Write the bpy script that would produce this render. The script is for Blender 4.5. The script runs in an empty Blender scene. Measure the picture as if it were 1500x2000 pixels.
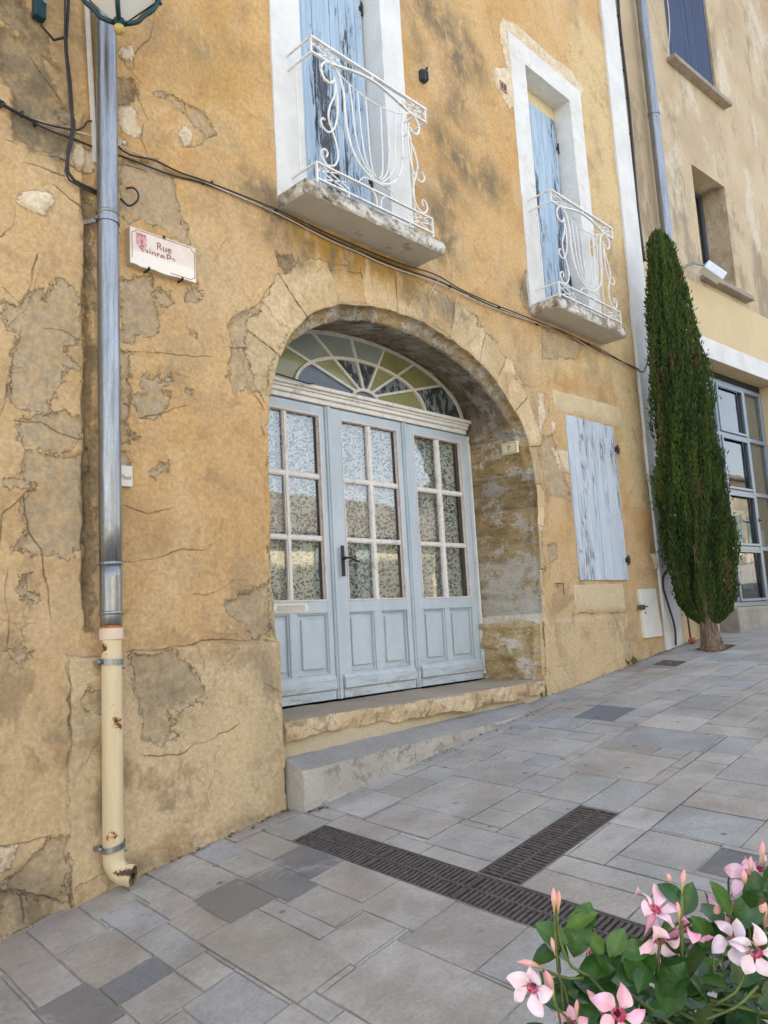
import bpy, bmesh, math, random
import numpy as np
from mathutils import Vector, Matrix
random.seed(7)
rng = np.random.default_rng(11)
sc = bpy.context.scene
COL = sc.collection

# ------------------------------------------------------------------ camera
F_PX = 1565.4
YAW, PITCH, ROLL = map(math.radians, (46.33, 7.95, -3.217))
CAM = np.array([0.0, -4.0, 1.6])
_f = np.array([math.sin(YAW)*math.cos(PITCH), math.cos(YAW)*math.cos(PITCH), math.sin(PITCH)])
_r0 = np.array([math.cos(YAW), -math.sin(YAW), 0]); _u0 = np.cross(_r0, _f)
_r = _r0*math.cos(ROLL)+_u0*math.sin(ROLL); _u = -_r0*math.sin(ROLL)+_u0*math.cos(ROLL)
cd = bpy.data.cameras.new('camera'); cam = bpy.data.objects.new('camera', cd); COL.objects.link(cam)
M = Matrix(((_r[0], _u[0], -_f[0], CAM[0]), (_r[1], _u[1], -_f[1], CAM[1]), (_r[2], _u[2], -_f[2], CAM[2]), (0, 0, 0, 1)))
cam.matrix_world = M
cd.sensor_fit = 'VERTICAL'; cd.sensor_height = 24.0; cd.lens = F_PX/2000*24.0
cd.clip_start = 0.05; cd.clip_end = 800
sc.camera = cam
def ray(px, py): return _r*(px-750)/F_PX - _u*(py-1000)/F_PX + _f
def at(px, py, Y=0.0):            # where a sight line meets the upright plane y = Y
    d = ray(px, py); t = (Y-CAM[1])/d[1]; p = CAM+d*t; return (float(p[0]), float(p[2]))
def along(px, py, dist): return CAM+ray(px, py)*dist

# ------------------------------------------------------------------ light
SUN_EL, SUN_AZ = math.radians(44), math.radians(14)
w = bpy.data.worlds.new('World'); sc.world = w; w.use_nodes = True
_bg = w.node_tree.nodes['Background']
sky = w.node_tree.nodes.new('ShaderNodeTexSky'); sky.sky_type = 'NISHITA'; sky.sun_disc = False
sky.sun_elevation = SUN_EL; sky.sun_rotation = SUN_AZ; sky.air_density = 1.0; sky.dust_density = 1.6; sky.ozone_density = 0.8
_hs = w.node_tree.nodes.new('ShaderNodeHueSaturation'); _hs.inputs['Saturation'].default_value = 0.52
w.node_tree.links.new(sky.outputs[0], _hs.inputs['Color']); w.node_tree.links.new(_hs.outputs[0], _bg.inputs[0]); _bg.inputs[1].default_value = 0.13
sl = bpy.data.lights.new('sun', 'SUN'); sl.energy = 4.2; sl.angle = math.radians(0.6); sl.color = (1.0, 0.93, 0.82)
so = bpy.data.objects.new('sun', sl); COL.objects.link(so)
sd = Vector((math.sin(SUN_AZ)*math.cos(SUN_EL), math.cos(SUN_AZ)*math.cos(SUN_EL), math.sin(SUN_EL)))
so.rotation_euler = sd.to_track_quat('Z', 'Y').to_euler(); so.location = (0, 0, 30)
sc.view_settings.view_transform = 'Standard'; sc.view_settings.look = 'None'
sc.view_settings.exposure = 2.14; sc.view_settings.gamma = 1.0
sc.cycles.use_denoising = True
sc.cycles.max_bounces = 8; sc.cycles.diffuse_bounces = 4

# ------------------------------------------------------------------ helpers
class MB:
    def __init__(s): s.v = []; s.f = []
    def add(s, vs, fs):
        n = len(s.v); s.v += [tuple(map(float, p)) for p in vs]; s.f += [tuple(i+n for i in f) for f in fs]
    def box(s, x0, x1, y0, y1, z0, z1):
        s.add([(x, y, z) for x in (x0, x1) for y in (y0, y1) for z in (z0, z1)],
              [(0, 1, 3, 2), (4, 6, 7, 5), (0, 4, 5, 1), (2, 3, 7, 6), (0, 2, 6, 4), (1, 5, 7, 3)])
    def hexa(s, lo, hi):      # lo, hi: four points each, same winding
        s.add(list(lo)+list(hi), [(3, 2, 1, 0), (4, 5, 6, 7), (0, 1, 5, 4), (1, 2, 6, 5), (2, 3, 7, 6), (3, 0, 4, 7)])
    def quad(s, *p): s.add(p, [tuple(range(len(p)))])
    def bar(s, a, b, w_, h_, up=(0, 0, 1)):
        a = Vector(a); b = Vector(b); d = (b-a).normalized(); u = Vector(up); r = d.cross(u)
        if r.length < 1e-4: r = d.cross(Vector((1, 0, 0)))
        r.normalize(); u = r.cross(d).normalized()
        c = [r*sx*w_/2+u*sy*h_/2 for sx, sy in ((-1, -1), (1, -1), (1, 1), (-1, 1))]
        s.hexa([a+k for k in c], [b+k for k in c])
    def tube(s, pts, r, n=10, cap=True, rs=None):
        P = [Vector(p) for p in pts]; m = len(P); nrm = None; base = len(s.v)
        for i, p in enumerate(P):
            t = (P[min(i+1, m-1)]-P[max(i-1, 0)]).normalized()
            if nrm is None:
                nrm = t.cross(Vector((0, 0, 1)))
                if nrm.length < 1e-3: nrm = t.cross(Vector((0, 1, 0)))
            nrm = (nrm-t*nrm.dot(t)).normalized(); bi = t.cross(nrm)
            rr = rs[i] if rs is not None else r
            for k in range(n):
                a = 2*math.pi*k/n; q = p+(nrm*math.cos(a)+bi*math.sin(a))*rr; s.v.append(tuple(q))
        for i in range(m-1):
            for k in range(n):
                a = base+i*n+k; b = base+i*n+(k+1) % n; s.f.append((a, b, b+n, a+n))
        if cap:
            s.f.append(tuple(base+k for k in range(n))[::-1]); s.f.append(tuple(base+(m-1)*n+k for k in range(n)))
    def ball(s, c, r, seg=12, rings=8, sz=1.0):
        b = len(s.v); c = Vector(c)
        for i in range(rings+1):
            ph = math.pi*i/rings
            for k in range(seg):
                a = 2*math.pi*k/seg
                s.v.append((c.x+r*math.sin(ph)*math.cos(a), c.y+r*math.sin(ph)*math.sin(a), c.z+r*sz*math.cos(ph)))
        for i in range(rings):
            for k in range(seg):
                a = b+i*seg+k; d = b+i*seg+(k+1) % seg; s.f.append((a, a+seg, d+seg, d))
    def build(s, name, mat, parent=None, smooth=False, bevel=0, seg=1):
        me = bpy.data.meshes.new(name); me.from_pydata(s.v, [], s.f); me.update()
        return link(name, me, mat, parent, smooth, bevel, seg)
def link(name, me, mat, parent=None, smooth=False, bevel=0, seg=1):
    o = bpy.data.objects.new(name, me); COL.objects.link(o)
    if mat: me.materials.append(mat)
    if parent: o.parent = parent
    if smooth: me.polygons.foreach_set('use_smooth', [True]*len(me.polygons))
    if bevel:
        m = o.modifiers.new('bevel', 'BEVEL'); m.width = bevel; m.segments = seg; m.limit_method = 'ANGLE'; m.angle_limit = 0.6
    return o
def tag(o, label=None, cat=None, group=None, kind=None):
    if label: o['label'] = label
    if cat: o['category'] = cat
    if group: o['group'] = group
    if kind: o['kind'] = kind
    return o
def empty(name, loc=(0, 0, 0), rz=0):
    o = bpy.data.objects.new(name, None); COL.objects.link(o); o.location = loc; o.rotation_euler = (0, 0, rz)
    o.empty_display_size = 0.2; return o
def reparent(o, p):               # keep world shape although the parent has a place of its own
    o.parent = p
    o.matrix_parent_inverse = (Matrix.Translation(p.location) @ p.rotation_euler.to_matrix().to_4x4()).inverted()
def crom(P, n):
    P = [np.array(p, float) for p in P]; out = []
    Q = [2*P[0]-P[1]]+P+[2*P[-1]-P[-2]]
    for i in range(1, len(Q)-2):
        for k in range(n):
            t = k/n; a, b, c, d = Q[i-1], Q[i], Q[i+1], Q[i+2]
            out.append(0.5*((2*b)+(c-a)*t+(2*a-5*b+4*c-d)*t*t+(3*b-a-3*c+d)*t**3))
    out.append(P[-1]); return out
def resample(P, step):
    P = np.array(P, float); L = np.r_[0, np.cumsum(np.linalg.norm(np.diff(P, axis=0), axis=1))]
    t = np.linspace(0, L[-1], max(2, int(L[-1]/step)))
    return np.stack([np.interp(t, L, P[:, k]) for k in range(P.shape[1])], 1)

# value noise on arrays
_T = rng.random((256, 256))
def vn(x, y, s, seed=0):
    x = x*s+seed*17.3; y = y*s+seed*5.7
    xi = np.floor(x).astype(int); yi = np.floor(y).astype(int); fx = x-xi; fy = y-yi
    fx = fx*fx*(3-2*fx); fy = fy*fy*(3-2*fy); g = lambda a, b: _T[a % 256, b % 256]
    return (g(xi, yi)*(1-fx)+g(xi+1, yi)*fx)*(1-fy)+(g(xi, yi+1)*(1-fx)+g(xi+1, yi+1)*fx)*fy
def fbm(x, y, s, o=4, seed=0, g=0.5):
    a = 1; t = 0; r = 0
    for i in range(o): r = r+a*(vn(x, y, s*2**i, seed+i*3)-.5)*2; t += a; a *= g
    return r/t
def sstep(a, b, x): t = np.clip((x-a)/(b-a), 0, 1); return t*t*(3-2*t)

# ------------------------------------------------------------------ node materials
class Mat:
    def __init__(s, name, rough=0.7, col=(0.5, 0.5, 0.5), metal=0.0, spec=0.5):
        s.m = bpy.data.materials.new(name); s.m.use_nodes = True; s.t = s.m.node_tree
        s.p = s.t.nodes['Principled BSDF']; s.p.inputs['Base Color'].default_value = (*col, 1)
        s.p.inputs['Roughness'].default_value = rough; s.p.inputs['Metallic'].default_value = metal
        s.p.inputs['Specular IOR Level'].default_value = spec; s._c = None
    def n(s, t, **k):
        x = s.t.nodes.new(t)
        for a, b in k.items(): setattr(x, a, b)
        return x
    def l(s, a, b): s.t.links.new(a, b)
    def _in(s, sock, v):
        if isinstance(v, bpy.types.NodeSocket): s.l(v, sock)
        elif isinstance(v, (tuple, list)) and len(v) == 3 and sock.type == 'RGBA': sock.default_value = (*v, 1)
        else: sock.default_value = v
    def coord(s, scale=(1, 1, 1), rot=(0, 0, 0), loc=(0, 0, 0), kind='Object'):
        tc = s.n('ShaderNodeTexCoord'); mp = s.n('ShaderNodeMapping'); s.l(tc.outputs[kind], mp.inputs[0])
        mp.inputs['Scale'].default_value = scale; mp.inputs['Rotation'].default_value = rot; mp.inputs['Location'].default_value = loc
        return mp.outputs[0]
    def noise(s, scale=5, det=4, rough=0.55, co=None, dist=0.0):
        x = s.n('ShaderNodeTexNoise'); x.inputs['Scale'].default_value = scale; x.inputs['Detail'].default_value = det
        x.inputs['Roughness'].default_value = rough; x.inputs['Distortion'].default_value = dist
        s.l(co if co is not None else s.coord(), x.inputs['Vector']); return x.outputs['Fac']
    def ramp(s, v, stops):
        r = s.n('ShaderNodeValToRGB'); el = r.color_ramp.elements
        while len(el) < len(stops): el.new(0.5)
        for e, (p, c) in zip(el, stops):
            e.position = p; e.color = (c, c, c, 1) if isinstance(c, (int, float)) else (*c, 1)
        s._in(r.inputs[0], v); return r.outputs[0]
    def mr(s, v, a, b, c=0.0, d=1.0):
        r = s.n('ShaderNodeMapRange', interpolation_type='SMOOTHSTEP'); s._in(r.inputs[0], v)
        for i, q in enumerate((a, b, c, d)): r.inputs[i+1].default_value = q
        return r.outputs[0]
    def math(s, op, a, b=0.0, c=0.0):
        r = s.n('ShaderNodeMath', operation=op); s._in(r.inputs[0], a); s._in(r.inputs[1], b)
        if op == 'MULTIPLY_ADD': s._in(r.inputs[2], c)
        return r.outputs[0]
    def mix(s, fac, a, b, mode='MIX'):
        r = s.n('ShaderNodeMix', data_type='RGBA', blend_type=mode); s._in(r.inputs[0], fac); s._in(r.inputs[6], a); s._in(r.inputs[7], b)
        return r.outputs[2]
    def attr(s, name, out='Fac'): x = s.n('ShaderNodeAttribute'); x.attribute_name = name; return x.outputs[out]
    def col(s, c): s._in(s.p.inputs['Base Color'], c)
    def rough(s, c): s._in(s.p.inputs['Roughness'], c)
    def bump(s, h, dist=0.01, st=1.0):
        b = s.n('ShaderNodeBump'); b.inputs['Strength'].default_value = st; b.inputs['Distance'].default_value = dist
        s.l(h, b.inputs['Height'])
        if s._c is not None: s.l(s._c, b.inputs['Normal'])
        s._c = b.outputs[0]; s.l(b.outputs[0], s.p.inputs['Normal'])

def simple(name, col, rough=0.6, metal=0.0, var=0.12, scale=18, bump=0.0, dirt=None):
    m = Mat(name, rough, col, metal)
    n = m.noise(scale, 6, 0.6)
    c = m.mix(m.mr(n, 0.3, 0.7), tuple(k*(1-var) for k in col), tuple(min(1, k*(1+var)) for k in col))
    if dirt:
        c = m.mix(m.mr(m.noise(scale*0.35, 8, 0.7), 0.55, 0.72), c, dirt)
    m.col(c)
    if bump: m.bump(m.noise(scale*4, 5, 0.6), bump)
    return m.m

def plaster(name='ochre_plaster', flat=0.0):
    m = Mat(name, 0.93, spec=0.25)
    co = m.coord()
    big = m.noise(0.75, 5, 0.55, co); mid = m.noise(3.5, 8, 0.62, co, 0.6); fine = m.noise(38, 7, 0.7, co); grit = m.noise(260, 3, 0.6, co)
    streak = m.noise(5, 6, 0.6, m.coord((3.2, 1, 0.35)))
    c = m.mix(m.mr(big, 0.36, 0.62), (0.575, 0.34, 0.13), (0.655, 0.42, 0.19))
    c = m.mix(m.attr('beige'), c, (0.60, 0.43, 0.245))
    c = m.mix(m.attr('cream'), c, (0.68, 0.50, 0.26))
    ph_ = m.math('MULTIPLY', m.attr('plinth'), m.mr(m.noise(3.0, 8, .7, co, .4), .25, .6, .55, 1.0))
    c = m.mix(ph_, c, (0.63, 0.485, 0.305))
    c = m.mix(m.math('MULTIPLY', m.mr(mid, 0.5, 0.66), 0.62), c, (0.42, 0.27, 0.13))
    blot = m.noise(1.9, 9, 0.68, m.coord((1, 1, .8), loc=(9, 0, 2)), 0.5)
    c = m.mix(m.math('MULTIPLY', m.mr(blot, 0.50, 0.60), 0.42), c, (0.66, 0.49, 0.29))
    c = m.mix(m.math('MULTIPLY', m.math('MULTIPLY', m.mr(blot, 0.48, 0.38), m.math('ADD', m.attr('beige'), 0.25)), 0.75), c, (0.37, 0.265, 0.155))
    c = m.mix(m.math('MULTIPLY', m.mr(m.noise(0.9, 10, 0.7, m.coord((1.2, 1, .75), loc=(21, 0, 5)), .3), 0.53, 0.63), 0.42), c, (0.40, 0.31, 0.195))
    spk = m.mr(m.noise(24, 8, 0.75, co, 0.3), 0.60, 0.66)
    c = m.mix(m.math('MULTIPLY', spk, 0.45), c, (0.33, 0.225, 0.115))
    spl = m.mr(m.noise(19, 8, 0.75, m.coord(loc=(4, 4, 4)), 0.3), 0.61, 0.65)
    c = m.mix(m.math('MULTIPLY', spl, 0.5), c, (0.72, 0.55, 0.33))
    c = m.mix(m.math('MULTIPLY', m.mr(mid, 0.46, 0.26), 0.45), c, (0.70, 0.50, 0.26))
    c = m.mix(m.math('MULTIPLY', m.mr(streak, 0.55, 0.75), 0.22), c, (0.42, 0.28, 0.13))
    wob = m.math('MULTIPLY_ADD', m.math('SUBTRACT', m.noise(13, 8, 0.72, co), 0.5), 0.20, 0.0)
    wob2 = m.math('MULTIPLY_ADD', m.math('SUBTRACT', m.noise(60, 6, 0.7, co), 0.5), 0.06, 0.0)
    def mask(a, k=1.0, e=0.004):
        v = m.math('ADD', m.attr(a), m.math('MULTIPLY', wob, k)); v = m.math('ADD', v, wob2)
        return m.mr(v, -e, e)
    gr = mask('grey'); g2 = m.noise(9, 8, 0.7, co)
    c = m.mix(m.math('MULTIPLY', gr, m.mr(m.noise(11, 9, 0.75, co), 0.38, 0.56, 0.35, 1.0)), c, m.mix(m.mr(g2, 0.3, 0.7), (0.40, 0.30, 0.185), (0.51, 0.40, 0.265)))
    rim_shade = m.math('MULTIPLY', mask('grey', 1.0, 0.010), m.math('SUBTRACT', 1.0, m.mr(m.math('ADD', m.math('ADD', m.attr('grey'), wob), wob2), 0.002, 0.016)))
    c = m.mix(m.math('MULTIPLY', m.math('MULTIPLY', rim_shade, m.mr(m.noise(5, 5, .6, co), .5, .62)), 0.35), c, (0.24, 0.165, 0.095))  # shadow edge of the grey patches, painted as a darker line
    pl = mask('pale', 0.6)
    c = m.mix(pl, c, m.mix(m.mr(g2, 0.3, 0.7), (0.62, 0.47, 0.30), (0.80, 0.68, 0.50)))
    rg = mask('ring', 0.5)
    rc = m.mix(m.mr(mid, 0.32, 0.6), (0.71, 0.56, 0.35), (0.58, 0.42, 0.235))
    rc = m.mix(m.mr(m.noise(8, 8, 0.7, m.coord((2.2, 1, 0.6))), 0.56, 0.74), rc, (0.36, 0.27, 0.16))
    rc = m.mix(1.0, rc, m.mr(m.attr('blk'), 0.0, 1.0, .82, 1.12), 'MULTIPLY')
    c = m.mix(m.math('MULTIPLY', rg, 0.9), c, rc)
    rv = m.math('ADD', m.math('ADD', m.attr('ring'), m.math('MULTIPLY', wob, 0.5)), wob2)
    c = m.mix(m.math('MULTIPLY', m.math('MULTIPLY', m.mr(rv, -.012, -.003), m.mr(rv, .006, -.001)), m.mr(m.noise(7, 4, .6, co), .4, .55)), c, (0.17, 0.115, 0.06))
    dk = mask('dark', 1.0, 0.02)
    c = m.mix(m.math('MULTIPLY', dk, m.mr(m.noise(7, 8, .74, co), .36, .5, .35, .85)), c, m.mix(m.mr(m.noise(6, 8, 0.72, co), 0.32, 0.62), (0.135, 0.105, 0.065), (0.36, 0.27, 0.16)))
    orr = m.math('MULTIPLY', m.attr('rust'), m.mr(m.noise(4, 6, 0.6, m.coord((3.0, 1, 0.5))), 0.32, 0.52))
    c = m.mix(orr, c, (0.42, 0.235, 0.045))
    mo = m.math('MULTIPLY', m.attr('mould'), m.mr(m.noise(4.0, 10, 0.72, m.coord((1.3, 1, 0.9)), 0.4), 0.34, 0.58))
    c = m.mix(m.math('MULTIPLY', mo, 0.85), c, (0.165, 0.135, 0.09))
    tint = m.mr(fine, 0.28, 0.72, 0.80, 1.12)
    c = m.mix(1.0, c, tint, 'MULTIPLY')
    c = m.mix(m.math('MULTIPLY', m.mr(grit, 0.62, 0.8), 0.45), c, (0.33, 0.24, 0.14))
    # cracks : signed distance to the nearest crack line, with its half width
    cd_ = m.math('ABSOLUTE', m.math('ADD', m.attr('crack'), m.math('MULTIPLY', m.math('SUBTRACT', m.noise(34, 5, 0.7, co), 0.5), 0.022)))
    wn = m.math('MULTIPLY', m.attr('crackw'), m.mr(m.noise(13, 4, 0.6, co), 0.36, 0.66, 0.05, 1.7))
    cr = m.math('LESS_THAN', cd_, wn)
    halo = m.math('LESS_THAN', cd_, m.math('MULTIPLY', wn, 2.4))
    c = m.mix(m.math('MULTIPLY', halo, 0.25), c, (0.28, 0.185, 0.10))
    # fine craquelure everywhere
    v = m.n('ShaderNodeTexVoronoi', feature='DISTANCE_TO_EDGE'); v.inputs['Scale'].default_value = 2.3
    dco = m.n('ShaderNodeMix', data_type='VECTOR'); nz = m.n('ShaderNodeTexNoise'); nz.inputs['Scale'].default_value = 4; nz.inputs['Detail'].default_value = 6
    m.l(co, nz.inputs['Vector']); dco.inputs[0].default_value = 0.22; m.l(co, dco.inputs[4]); m.l(nz.outputs['Color'], dco.inputs[5]); m.l(dco.outputs[1], v.inputs['Vector'])
    hair = m.math('MULTIPLY', m.mr(v.outputs[0], 0.010, 0.003), m.mr(m.noise(1.7, 4, 0.6, co), 0.52, 0.64))
    c = m.mix(m.math('MULTIPLY', hair, 0.28), c, (0.25, 0.165, 0.09))
    c = m.mix(m.math('MULTIPLY', cr, 0.62), c, (0.12, 0.078, 0.045))
    m.col(c)
    h = m.math('MULTIPLY', fine, 0.35)
    h = m.math('ADD', h, m.math('MULTIPLY', grit, 0.10)); h = m.math('ADD', h, m.math('MULTIPLY', mid, 1.1))
    h = m.math('SUBTRACT', h, m.math('MULTIPLY', gr, 0.55)); h = m.math('ADD', h, m.math('MULTIPLY', pl, 0.25))
    h = m.math('SUBTRACT', h, m.math('MULTIPLY', dk, 0.35))
    h = m.math('SUBTRACT', h, m.math('MULTIPLY', m.mr(cd_, 0.006, 0.0), m.mr(m.attr('crackw'), 0.0, 0.002)))
    h = m.math('SUBTRACT', h, m.math('MULTIPLY', hair, 0.2))
    m.bump(h, 0.02, 1.0)
    return m.m

def whitewash():
    m = Mat('white_limewash', 0.85, spec=0.3); co = m.coord()
    c = m.mix(m.mr(m.noise(3, 7, 0.65, co), 0.35, 0.7), (0.75, 0.74, 0.715), (0.64, 0.635, 0.62))
    c = m.mix(m.math('MULTIPLY', m.mr(m.noise(14, 8, 0.75, m.coord((1, 1, 0.5))), 0.6, 0.72), 0.55), c, (0.50, 0.46, 0.40))
    m.col(c); m.bump(m.noise(30, 6, 0.65, co), 0.006); return m.m
def worn_white():
    m = Mat('flaking_white_paint', 0.85, spec=0.3); co = m.coord()
    c = m.mix(m.mr(m.noise(3, 7, 0.65, co), 0.35, 0.7), (0.75, 0.74, 0.715), (0.66, 0.64, 0.60))
    f = m.mr(m.noise(7, 10, 0.8, co, .4), 0.53, 0.60)
    c = m.mix(m.math('MULTIPLY', f, 0.5), c, (0.56, 0.51, 0.44)); m.col(c)
    m.bump(m.noise(24, 7, 0.7, co), 0.008); return m.m
def peeled(name, paint, wood, amt, paint2=None, scale=1.0):
    m = Mat(name, 0.75, spec=0.3)
    a = m.noise(9*scale, 12, 0.8, m.coord((5, 5, 0.55)), 0.5); b = m.noise(1.6, 4, 0.5, m.coord((2.6, 1, 0.45)))
    v = m.math('ADD', a, m.math('MULTIPLY', m.math('SUBTRACT', b, 0.5), 0.75))
    f = m.mr(v, amt, amt+0.03)
    p = m.mix(m.mr(m.noise(5, 6, 0.6, m.coord((4, 4, 0.5))), 0.3, 0.7), paint, paint2 or tuple(k*0.85 for k in paint))
    wd = m.mix(m.mr(m.noise(14, 8, 0.7, m.coord((8, 8, 0.35))), 0.35, 0.65), wood, tuple(k*0.45 for k in wood))
    m.col(m.mix(f, p, wd)); m.bump(m.math('MULTIPLY', f, -1.0), 0.003); m.bump(m.noise(20, 6, 0.6, m.coord((9, 9, 0.4))), 0.003); return m.m
def door_paint():
    m = Mat('pale_blue_grey_paint', 0.55, spec=0.35)
    c = m.mix(m.mr(m.noise(2.5, 6, 0.6, m.coord((2, 2, 0.8))), 0.3, 0.7), (0.45, 0.515, 0.56), (0.53, 0.59, 0.63))
    g = m.mr(m.noise(9, 9, 0.75, m.coord((4, 4, 0.6))), 0.60, 0.70)
    c = m.mix(m.math('MULTIPLY', g, 0.6), c, (0.31, 0.33, 0.33))
    z = m.n('ShaderNodeSeparateXYZ'); tc = m.n('ShaderNodeTexCoord'); m.l(tc.outputs['Object'], z.inputs[0])
    low = m.math('MULTIPLY', m.mr(z.outputs[2], 1.45, 1.05), m.mr(m.noise(7, 9, 0.75, m.coord((0.7, 2, 3.5))), 0.5, 0.6))
    c = m.mix(m.math('MULTIPLY', low, 0.7), c, (0.33, 0.29, 0.25)); m.col(c)
    m.bump(m.noise(40, 6, 0.6, m.coord((3, 3, 0.7))), 0.002); return m.m
def stone(name, a, b, dark, scale=4.0, bump=0.012, rough=0.9):
    m = Mat(name, rough, spec=0.3); co = m.coord()
    c = m.mix(m.mr(m.noise(scale, 7, 0.62, co, 0.5), 0.32, 0.66), a, b)
    c = m.mix(m.math('MULTIPLY', m.mr(m.noise(scale*2.3, 9, 0.75, co), 0.55, 0.68), 0.6), c, dark)
    c = m.mix(1.0, c, m.mr(m.noise(70, 5, 0.7, co), 0.25, 0.75, 0.85, 1.1), 'MULTIPLY')
    m.col(c); m.bump(m.noise(scale*5, 8, 0.7, co), bump); return m.m
def glass_mat(name, tint=(0.94, 0.97, 0.97), refl=1.0, f0=0.12):
    m = Mat(name); t = m.t; out = t.nodes['Material Output']; t.nodes.remove(m.p)
    tr = m.n('ShaderNodeBsdfTransparent'); tr.inputs[0].default_value = (*tint, 1)
    gl = m.n('ShaderNodeBsdfGlossy'); gl.inputs['Roughness'].default_value = 0.02; gl.inputs[0].default_value = (refl, refl, refl, 1)
    nb = m.n('ShaderNodeBump'); nb.inputs['Strength'].default_value = 0.05; nb.inputs['Distance'].default_value = 0.02
    m.l(m.noise(2.2, 2, 0.5), nb.inputs['Height']); m.l(nb.outputs[0], gl.inputs['Normal'])
    fr = m.n('ShaderNodeLayerWeight'); fr.inputs[0].default_value = 0.5
    k = m.mr(fr.outputs['Fresnel'], 0.0, 1.0, f0, 1.0)
    mx = m.n('ShaderNodeMixShader'); m.l(k, mx.inputs[0]); m.l(tr.outputs[0], mx.inputs[1]); m.l(gl.outputs[0], mx.inputs[2])
    m.l(mx.outputs[0], out.inputs[0]); return m.m
def curtain_mat():
    m = Mat('lace_curtain', 0.95, spec=0.1)
    nz = m.n('ShaderNodeTexNoise'); nz.inputs['Scale'].default_value = 9; nz.inputs['Detail'].default_value = 2; m.l(m.coord(), nz.inputs['Vector'])
    mv = m.n('ShaderNodeMix', data_type='VECTOR'); mv.inputs[0].default_value = 0.05; m.l(m.coord(), mv.inputs[4]); m.l(nz.outputs['Color'], mv.inputs[5])
    mp = m.n('ShaderNodeMapping'); m.l(mv.outputs[1], mp.inputs[0]); mp.inputs['Scale'].default_value = (54, 0.01, 33); mp.inputs['Rotation'].default_value = (0, 0.5, 0)
    v = m.n('ShaderNodeTexVoronoi', feature='F1'); v.inputs['Scale'].default_value = 1.0; v.inputs['Randomness'].default_value = 0.75; m.l(mp.outputs[0], v.inputs['Vector'])
    mp2 = m.n('ShaderNodeMapping'); m.l(mv.outputs[1], mp2.inputs[0]); mp2.inputs['Scale'].default_value = (33, 0.01, 57); mp2.inputs['Rotation'].default_value = (0, -0.55, 0)
    v2 = m.n('ShaderNodeTexVoronoi', feature='F1'); v2.inputs['Scale'].default_value = 1.0; v2.inputs['Randomness'].default_value = 0.8; m.l(mp2.outputs[0], v2.inputs['Vector'])
    f = m.math('MAXIMUM', m.mr(v.outputs['Distance'], 0.46, 0.36), m.math('MULTIPLY', m.mr(v2.outputs['Distance'], 0.44, 0.34), 0.95))
    m.col(m.mix(f, (0.86, 0.87, 0.84), (0.20, 0.245, 0.24))); return m.m
def step_mat(name, top, front, front2, dark):
    m = Mat(name, .9, spec=.3); co = m.coord(); sx = m.n('ShaderNodeSeparateXYZ'); g = m.n('ShaderNodeNewGeometry'); m.l(g.outputs['Normal'], sx.inputs[0])
    t = m.mix(m.mr(m.noise(2.5, 8, .65, co), .3, .7), top, tuple(k*.78 for k in top)); f = m.mix(m.mr(m.noise(2.2, 8, .65, co, .5), .38, .6), front, front2)
    f = m.mix(m.math('MULTIPLY', m.mr(m.noise(4.5, 10, .75, m.coord(loc=(2, 2, 2)), .6), .52, .60), .75), f, dark)
    c = m.mix(m.mr(sx.outputs[2], .5, .8), f, t); c = m.mix(1.0, c, m.mr(m.noise(60, 6, .7, co), .25, .75, .84, 1.12), 'MULTIPLY')
    m.col(c); m.bump(m.noise(12, 9, .72, co), .02); m.bump(m.noise(80, 5, .7, co), .004); return m.m
def slab_mat():
    m = Mat('limestone_paving', 0.78, spec=0.35); co = m.coord()
    c = m.attr('slab', 'Color')
    n = m.noise(3.2, 8, 0.65, co, 0.4)
    c = m.mix(1.0, c, m.mr(n, 0.25, 0.75, 0.80, 1.16), 'MULTIPLY')
    c = m.mix(1.0, c, m.mr(m.noise(55, 6, 0.72, co), 0.25, 0.75, 0.84, 1.14), 'MULTIPLY')
    c = m.mix(m.math('MULTIPLY', m.mr(m.noise(1.1, 7, 0.65, co), 0.46, 0.66), 0.5), c, (0.26, 0.21, 0.165))
    c = m.mix(m.math('MULTIPLY', m.mr(m.noise(2.6, 9, 0.72, m.coord(loc=(3, 3, 3)), .5), 0.53, 0.63), 0.4), c, (0.46, 0.43, 0.39))
    c = m.mix(m.math('MULTIPLY', m.mr(m.noise(7, 9, 0.75, co), 0.58, 0.70), 0.4), c, (0.13, 0.125, 0.12))
    sp = m.n('ShaderNodeTexVoronoi'); sp.inputs['Scale'].default_value = 4.5; m.l(co, sp.inputs['Vector'])
    c = m.mix(m.math('MULTIPLY', m.mr(sp.outputs['Distance'], 0.085, 0.06), 0.62), c, (0.10, 0.095, 0.10))
    grit = m.mr(m.noise(210, 3, 0.6, co), 0.66, 0.78)
    c = m.mix(m.math('MULTIPLY', grit, 0.3), c, (0.55, 0.53, 0.50))
    m.col(c); m.rough(m.mr(n, 0.3, 0.7, 0.62, 0.85))
    m.bump(m.noise(11, 8, 0.7, co), 0.006); m.bump(m.noise(90, 5, 0.7, co), 0.0025); return m.m
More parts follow.
